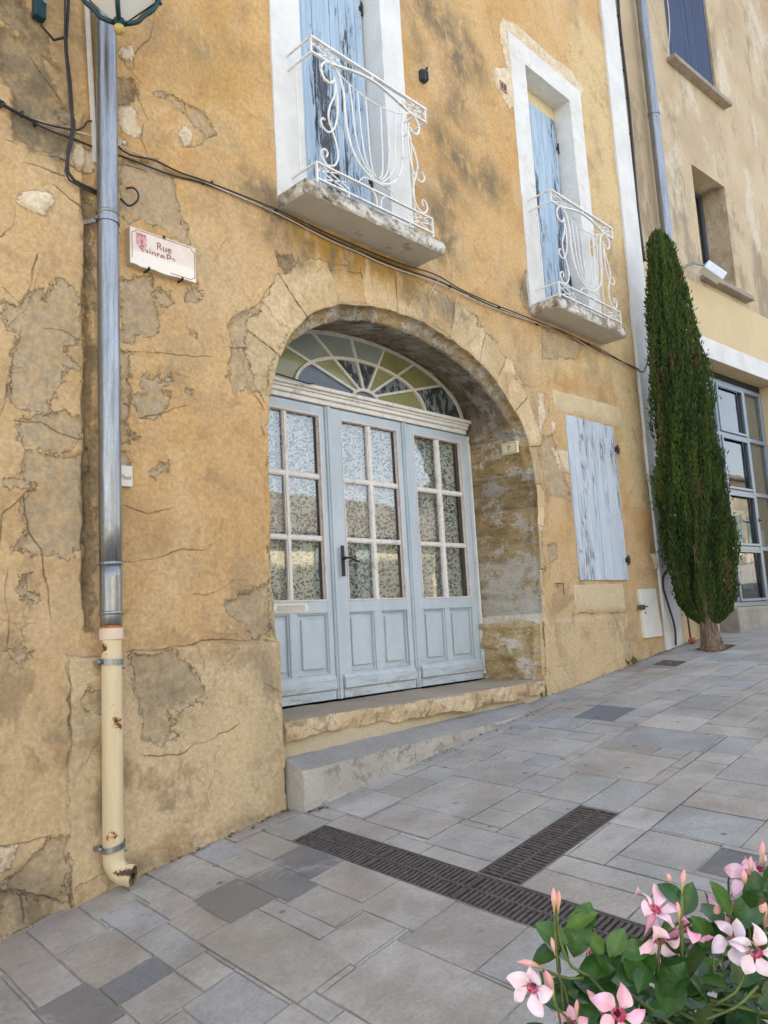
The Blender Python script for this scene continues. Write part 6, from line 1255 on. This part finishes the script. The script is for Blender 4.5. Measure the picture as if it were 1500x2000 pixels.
for q in [(1112, 1880, 130, .062, .036, .6), (1120, 1870, 80, .07, .04, .55), (1110, 1845, 150, .05, .032, .7), (1122, 1835, 60, .055, .036, .75), (1105, 1812, 35, .05, .03, .8), (1100, 1850, 200, .05, .034, .35), (1128, 1900, 20, .06, .038, .5), (1130, 1935, 200, .055, .036, .3), (1150, 1960, 150, .06, .038, .35),
          (1180, 1905, 110, .062, .04, .7), (1190, 1870, 60, .045, .028, .8), (1180, 1862, 130, .04, .026, .8), (1205, 1860, 10, .05, .03, .6), (1250, 1930, 95, .07, .045, .55), (1240, 1925, 150, .06, .04, .6), (1160, 1925, 60, .07, .042, .4), (1215, 1950, 160, .07, .042, .3), (1290, 1945, 70, .07, .045, .4), (1320, 1890, 100, .06, .04, .5), (1360, 1860, 40, .06, .04, .4), (1390, 1850, 120, .055, .035, .6), (1330, 1790, 60, .05, .03, .35), (1340, 1770, 140, .045, .03, .4), (1440, 1810, 60, .06, .04, .45), (1425, 1790, 110, .05, .035, .7), (1480, 1790, 90, .06, .04, .3), (1490, 1740, 40, .055, .04, .35), (1340, 1940, 120, .06, .04, .6), (1300, 1980, 80, .07, .045, .5), (1440, 1930, 60, .07, .045, .35), (1480, 1960, 10, .07, .045, .3)]:
    leafpx(*q[:3], q[3], q[4], 1.13, q[5])
PET = Mat('mandevilla_petal', .55); pa = PET.attr('pt'); pk = PET.attr('pk')
cc = PET.mix(pk, (.86, .72, .76), (.82, .33, .50)); cc = PET.mix(PET.mr(pa, .20, -.02), cc, (.66, .05, .12)); cc = PET.mix(PET.math('MULTIPLY', PET.mr(PET.noise(60, 3, .5), .5, .7), .2), cc, (.80, .45, .55)); PET.col(cc); PET.p.inputs['Transmission Weight'].default_value = 0.0; PET.p.inputs['Subsurface Weight'].default_value = .35; PET.p.inputs['Subsurface Radius'].default_value = (.01, .004, .004)
BUD = Mat('salmon_bud', .45); bz_ = BUD.attr('pt'); BUD.col(BUD.ramp(bz_, [(0, (.22, .26, .06)), (.28, (.55, .36, .16)), (.6, (.84, .46, .40)), (1, (.80, .34, .38))]))
STM = simple('green_brown_stem', (.10, .14, .035), .5, var=.4)
def flower(px, py, dpt, ax, R, pink, rot=0.0, openk=.75, label=None):
    """five twisted petals round a throat on a long tube; ax = (right, up, toward viewer) the way it faces"""
    c = along(px, py, dpt); a = _r*ax[0]+_u*ax[1]-_f*ax[2]; a /= np.linalg.norm(a); e1 = np.cross(a, np.array([.3, .2, 1.])); e1 /= np.linalg.norm(e1); e2 = np.cross(a, e1)
    V = []; Fz = []; T_ = []; K_ = []
    for k in range(5):
        base = len(V); nt, nw = 12, 9; t0 = rot+k*2*math.pi/5+prng.normal(0, .07); pl_l = prng.uniform(.88, 1.1); pw = prng.uniform(.62, .92); droop = prng.uniform(-.1, .28); tw = prng.uniform(-.25, .25)
        for i in range(nt):
            t = i/(nt-1); r = R*(.10+.98*t*pl_l); wv = (.34+.80*math.sin(min(1, t*1.25)*math.pi*.58)**1.1)*(1-.97*max(0, (t-.50)/.50)**1.2)*pw
            for j in range(nw):
                s = (j/(nw-1)-.5)*2; an = t0+s*wv*.80*(1-.25*t)+.42*t*t
                h = -R*.55*(1-t)**2.2*1.0+R*(openk-.6)*(-.0)-R*(1-openk)*1.1*(-t*t)*.0
                h += R*(.85-openk)*t*1.2 - R*(.22+droop)*max(0, t-.5)*1.6+R*(.12+tw)*s*t+R*.10*s*s*t+R*.05*math.sin(t*9+k*2+s*2)+prng.normal(0, R*.006)
                V.append(c+(e1*math.cos(an)+e2*math.sin(an))*r+a*h); T_.append(t); K_.append(min(1, max(0, pink+.25*(s > .2)-.2+prng.normal(0, .03))))
        for i in range(nt-1):
            for j in range(nw-1): q = base+i*nw+j; Fz.append((q, q+1, q+nw+1, q+nw))
    base = len(V); m_ = 12; prof = [(0, .24, -.30), (0, .20, -.42), (.0, .15, -.6), (0, .17, -.9), (0, .14, -1.25), (0, .07, -1.5), (0, .04, -1.9)]
    for t, rr_, hh in prof:
        for j in range(m_): an = j*2*math.pi/m_; V.append(c+(e1*math.cos(an)+e2*math.sin(an))*rr_*R+a*hh*R); T_.append(.35 if hh < -.5 else .0); K_.append(min(1, pink+.3))
    for i in range(len(prof)-1):
        for j in range(m_): q = base+i*m_+j; w2 = base+i*m_+(j+1) % m_; Fz.append((q, w2, w2+m_, q+m_))
    me = bpy.data.meshes.new('flower'); me.from_pydata([tuple(map(float, v)) for v in V], [], Fz)
    for nm, arr in (('pt', T_), ('pk', K_)): at_ = me.attributes.new(nm, 'FLOAT', 'POINT'); at_.data.foreach_set('value', np.array(arr, np.float32))
    o = link('flower', me, PET.m, None, True); reparent(o, pt)
    if label: o['label'] = label
    tail = c-a*R*1.9; stems.append(([tail, tail-a*R*.6+np.array([0, 0, -.01]), tail-a*R*.8+np.array([0, 0, -.05])], .0018))
def bud(px, py, ang, L, dpt, w_=.2, toward=0.0):
    a_ = math.radians(ang); d_ = _r*math.cos(a_)+_u*math.sin(a_)-_f*toward; d_ /= np.linalg.norm(d_); p0 = along(px, py, dpt); b = MB(); ts = np.linspace(0, 1, 11)
    prof = np.interp(ts, [0, .12, .3, .5, .7, .88, 1], [.2, .3, .6, 1.0, .95, .5, .08])
    b.tube([tuple(p0+d_*L*t+np.array([0, 0, .004*math.sin(t*3)])) for t in ts], 0, 9, rs=list(prof*L*w_*.5)); me = bpy.data.meshes.new('bud'); me.from_pydata(b.v, [], b.f)
    at_ = me.attributes.new('pt', 'FLOAT', 'POINT'); at_.data.foreach_set('value', np.repeat(ts, 9).astype(np.float32)); o = link('bud', me, BUD.m, None, True); reparent(o, pt)
    stems.append(([p0, p0-d_*.02+np.array([0, 0, -.006]), p0-d_*.03+np.array([0, 0, -.045])], .0017))
flower(1037, 1936, 1.08, (-.35, .10, .9), .031, .15, .3, .8, 'white flower with a red throat, leftmost of the flowers')
flower(1284, 1765, 1.12, (.15, .85, .35), .032, .45, .2, .75, 'pink and white flower seen from its side above the leaves')
flower(1350, 1806, 1.13, (.75, .60, .25), .029, .95, .5, .65, 'deep pink flower turned up to the right')
flower(1292, 1850, 1.12, (-.1, -.35, .8), .031, .40, .9, .7)
flower(1432, 1838, 1.10, (-.35, .45, .75), .030, .10, .1, .8)
flower(1482, 1866, 1.07, (-.15, .15, .95), .033, .08, .6, .9, 'white flower with a crimson throat by the right edge of the picture')
flower(1455, 1716, 1.16, (-.6, .35, .4), .030, .50, .4, .7); flower(1494, 1702, 1.16, (.3, .3, .8), .030, .60, .8, .75)
flower(1474, 1790, 1.15, (-.5, .2, .3), .030, .85, .2, .6); flower(1398, 1786, 1.2, (-.2, .8, .2), .022, .85, .7, .5)
flower(1213, 1984, 1.06, (-.05, .40, .85), .036, .62, .35, .85, 'large pink flower with a dark red throat at the bottom edge')
flower(1154, 1852, 1.2, (.2, .9, .1), .017, .9, .1, .45); flower(1114, 1999, 1.1, (-.2, .5, .7), .022, .7, .5, .7)
for q in [(1083, 1790, 92, .040, 1.12), (1090, 1792, 88, .038, 1.13), (1332, 1748, 84, .036, 1.12), (1068, 1896, 165, .044, 1.12), (1088, 1880, 103, .036, 1.12), (1084, 1955, 108, .044, 1.1, .26), (1178, 1985, 122, .042, 1.1, .24), (1468, 1722, 92, .036, 1.15), (1491, 1692, 92, .036, 1.15), (1429, 1792, 92, .028, 1.15), (1494, 1815, 95, .045, 1.12, .28), (1328, 1812, 95, .036, 1.12), (1126, 1998, 88, .032, 1.1), (1313, 1735, 110, .022, 1.15, .3), (1396, 1812, 80, .035, 1.15, .3), (1456, 1740, 95, .030, 1.14, .3)]: bud(*q)
stem([(1285, 1900, 1.12), (1288, 1850, 1.12), (1300, 1820, 1.12), (1330, 1800, 1.13)], 1.12); stem([(1400, 1960), (1440, 1935), (1455, 1900), (1470, 1885)], 1.1, .0022); stem([(1380, 1990), (1440, 1965), (1480, 1925)], 1.1, .0022); stem([(1330, 1830), (1332, 1780), (1332, 1750)], 1.12)
b = MB()
for P, r in stems: b.tube([tuple(map(float, p)) for p in (resample(crom(P, 5), .012))], r, 6)
for k in range(26):
    px = prng.uniform(1180, 1560); py = prng.uniform(1930, 2060); e = along(px, py, 1.2); s0 = np.array([prng.uniform(1.1, 1.7), prng.uniform(-4.0, -3.6), gc+.7]); b.tube([tuple(p) for p in crom([s0, (s0+e)/2+prng.normal(0, .03, 3), e], 5)], .003, 6)
reparent(b.build('stems', STM, smooth=True), pt)
me = bpy.data.meshes.new('leaves'); me.from_pydata([tuple(map(float, v)) for v in LV], [], LF); a = me.attributes.new('tone', 'FLOAT', 'POINT'); a.data.foreach_set('value', np.array(LT, np.float32)); reparent(link('leaves', me, LEAFM, None, True), pt)
# a small seedling growing out of the grating
LV, LF, LT = [], [], []
for px, py, ang in ((1015, 1775, 60), (1005, 1792, 170), (1022, 1785, 20), (1000, 1790, 120)):
    a_ = math.radians(ang); p = along(px, py, 3.62); add_leaf(p, _r*math.cos(a_)+_u*math.sin(a_), -_f+np.array([0, 0, .8]), .045, .035, .7)
me = bpy.data.meshes.new('seedling'); me.from_pydata([tuple(map(float, v)) for v in LV], [], LF); a = me.attributes.new('tone', 'FLOAT', 'POINT'); a.data.foreach_set('value', np.array(LT, np.float32)); tag(link('seedling', me, LEAFM, None, True), 'small green seedling sprouting from the long drain grating', 'seedling')
